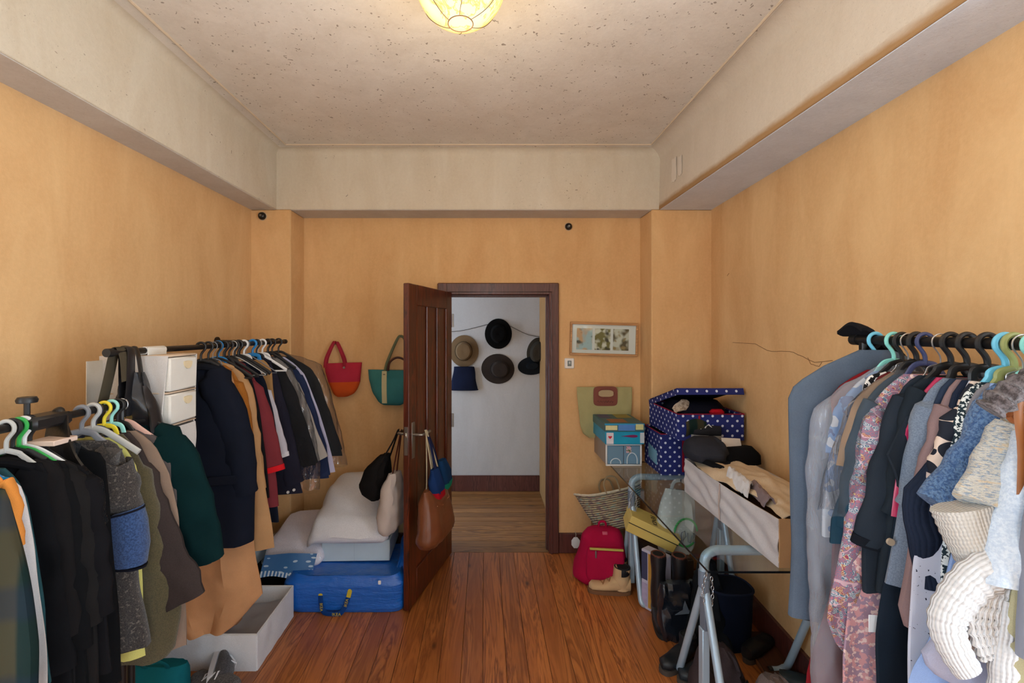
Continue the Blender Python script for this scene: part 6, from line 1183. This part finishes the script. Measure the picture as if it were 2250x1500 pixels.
heap_ = [('black ankle boot lying toe out at the edge of the floor heap', (1.09, 2.42, 0), 3.7, (22, 26, 32), .09), ('black low shoe beside the ankle boot, toe to the open floor', (1.17, 2.31, 0), 3.5, (30, 36, 42), 0), ('dark shoe with a worn tan insole edge by the near trestle', (1.18, 2.17, 0), 3.4, (44, 48, 56), 0), ('black pump half under the navy bin', (1.33, 2.36, 0), .6, (20, 22, 26), 0), ('slate grey shoe in front of the brown board', (1.40, 2.20, 0), -.4, (34, 48, 54), 0), ('black ankle boot behind the near trestle post', (1.27, 2.46, 0), 1.2, (18, 18, 22), .10), ('dark trainer near the bottom edge beside the taupe bag', (1.22, 2.04, 0), 3.3, (36, 34, 38), 0)]
for lb, loc, rz, c, sh in heap_: shoe('dark_shoe', lb, loc, rz, .25, .044, .065, flat(c, .5), flat((70, 62, 56), .7), sh, .038, None, 'dark shoes under the glass table', 'shoe')
t = thing('navy_bin', 'dark navy fabric bin under the far end of the glass table', 'bin', (1.20, 2.88, 0)); 
t.location = (1.32, 2.52, 0); M_nb2 = fab((14, 20, 36)); mb = MB(); rows = [(.31, -.115, .115, .10, 0), (.15, -.11, .11, .095, 0), (.002, -.10, .10, .09, 0)]
MB().loft(bagrows(interp(rows, 10), 30, .006, 2)).build('body', M_nb2, t); MB().tube([(.116*math.copysign(abs(math.cos(a))**.6, math.cos(a)), .10*math.copysign(abs(math.sin(a))**.8, math.sin(a)), .31) for a in [2*PI*q/30 for q in range(30)]], .006, 6, closed=True).build('rim', fab((26, 32, 50)), t)
t = thing('dark_coat_heap', 'black coat dropped in a heap beside the tall boots', 'coat', (1.20, 2.50, 0)); rings = []
MB().loft(bagrows(interp([(.44, -.03, .05, .02, .02), (.36, -.06, .07, .04, .02), (.20, -.08, .09, .06, 0), (.06, -.12, .11, .09, 0), (.002, -.14, .12, .10, 0)], 18), 30, .04, 11)).build('folds', fab((22, 24, 28), .2), t)
t = thing('brown_board', 'thin brown wooden board lying along the right wall under the rack', 'board', (1.25, 1.88, .004), 0, rot=(0, -.05, -.14)); MB().box((.06, 0, 0), (.24, .72, .014), .003).build('panel', wood_mat('dull_brown_board', (92, 52, 30), (74, 42, 26), (48, 28, 18), 1, .6, 8, .1, False, 0), t); MB().box((.055, 0, 0), (.0625, .72, .020), .002).build('edge_strip', flat((110, 70, 44), .6), t)
for k, (loc, c, lb, s_) in enumerate((((1.06, 2.10, 0), (64, 54, 56), 'dark taupe soft bag slumped behind the near trestle', 1.0), ((1.21, 1.93, 0), (112, 98, 94), 'taupe soft bag with a dark strap at the bottom edge', .95))):
    t = thing('soft_bag', lb, 'bag', loc, .3*k, 'soft bags under the near end of the table'); MB().loft(bagrows([(z*s_, a*s_, b*s_, th*s_, y*s_) for z, a, b, th, y in interp([(.27, -.05, .03, .02, 0), (.23, -.09, .07, .05, 0), (.12, -.12, .11, .08, 0), (.03, -.13, .12, .09, 0), (.002, -.11, .11, .08, 0)], 16)], 30, .028, 4+k*5)).build('body', fab(c, .15, 200, .6), t)
    MB().tube(smooth_path([(-.06, -.06, .20*s_), (-.02, -.085, .15*s_), (.04, -.09, .13*s_), (.09, -.07, .16*s_)], 5), (.010, .003), 8, ref=(0, 0, 1)).build('strap', flat((40, 34, 34), .5), t)
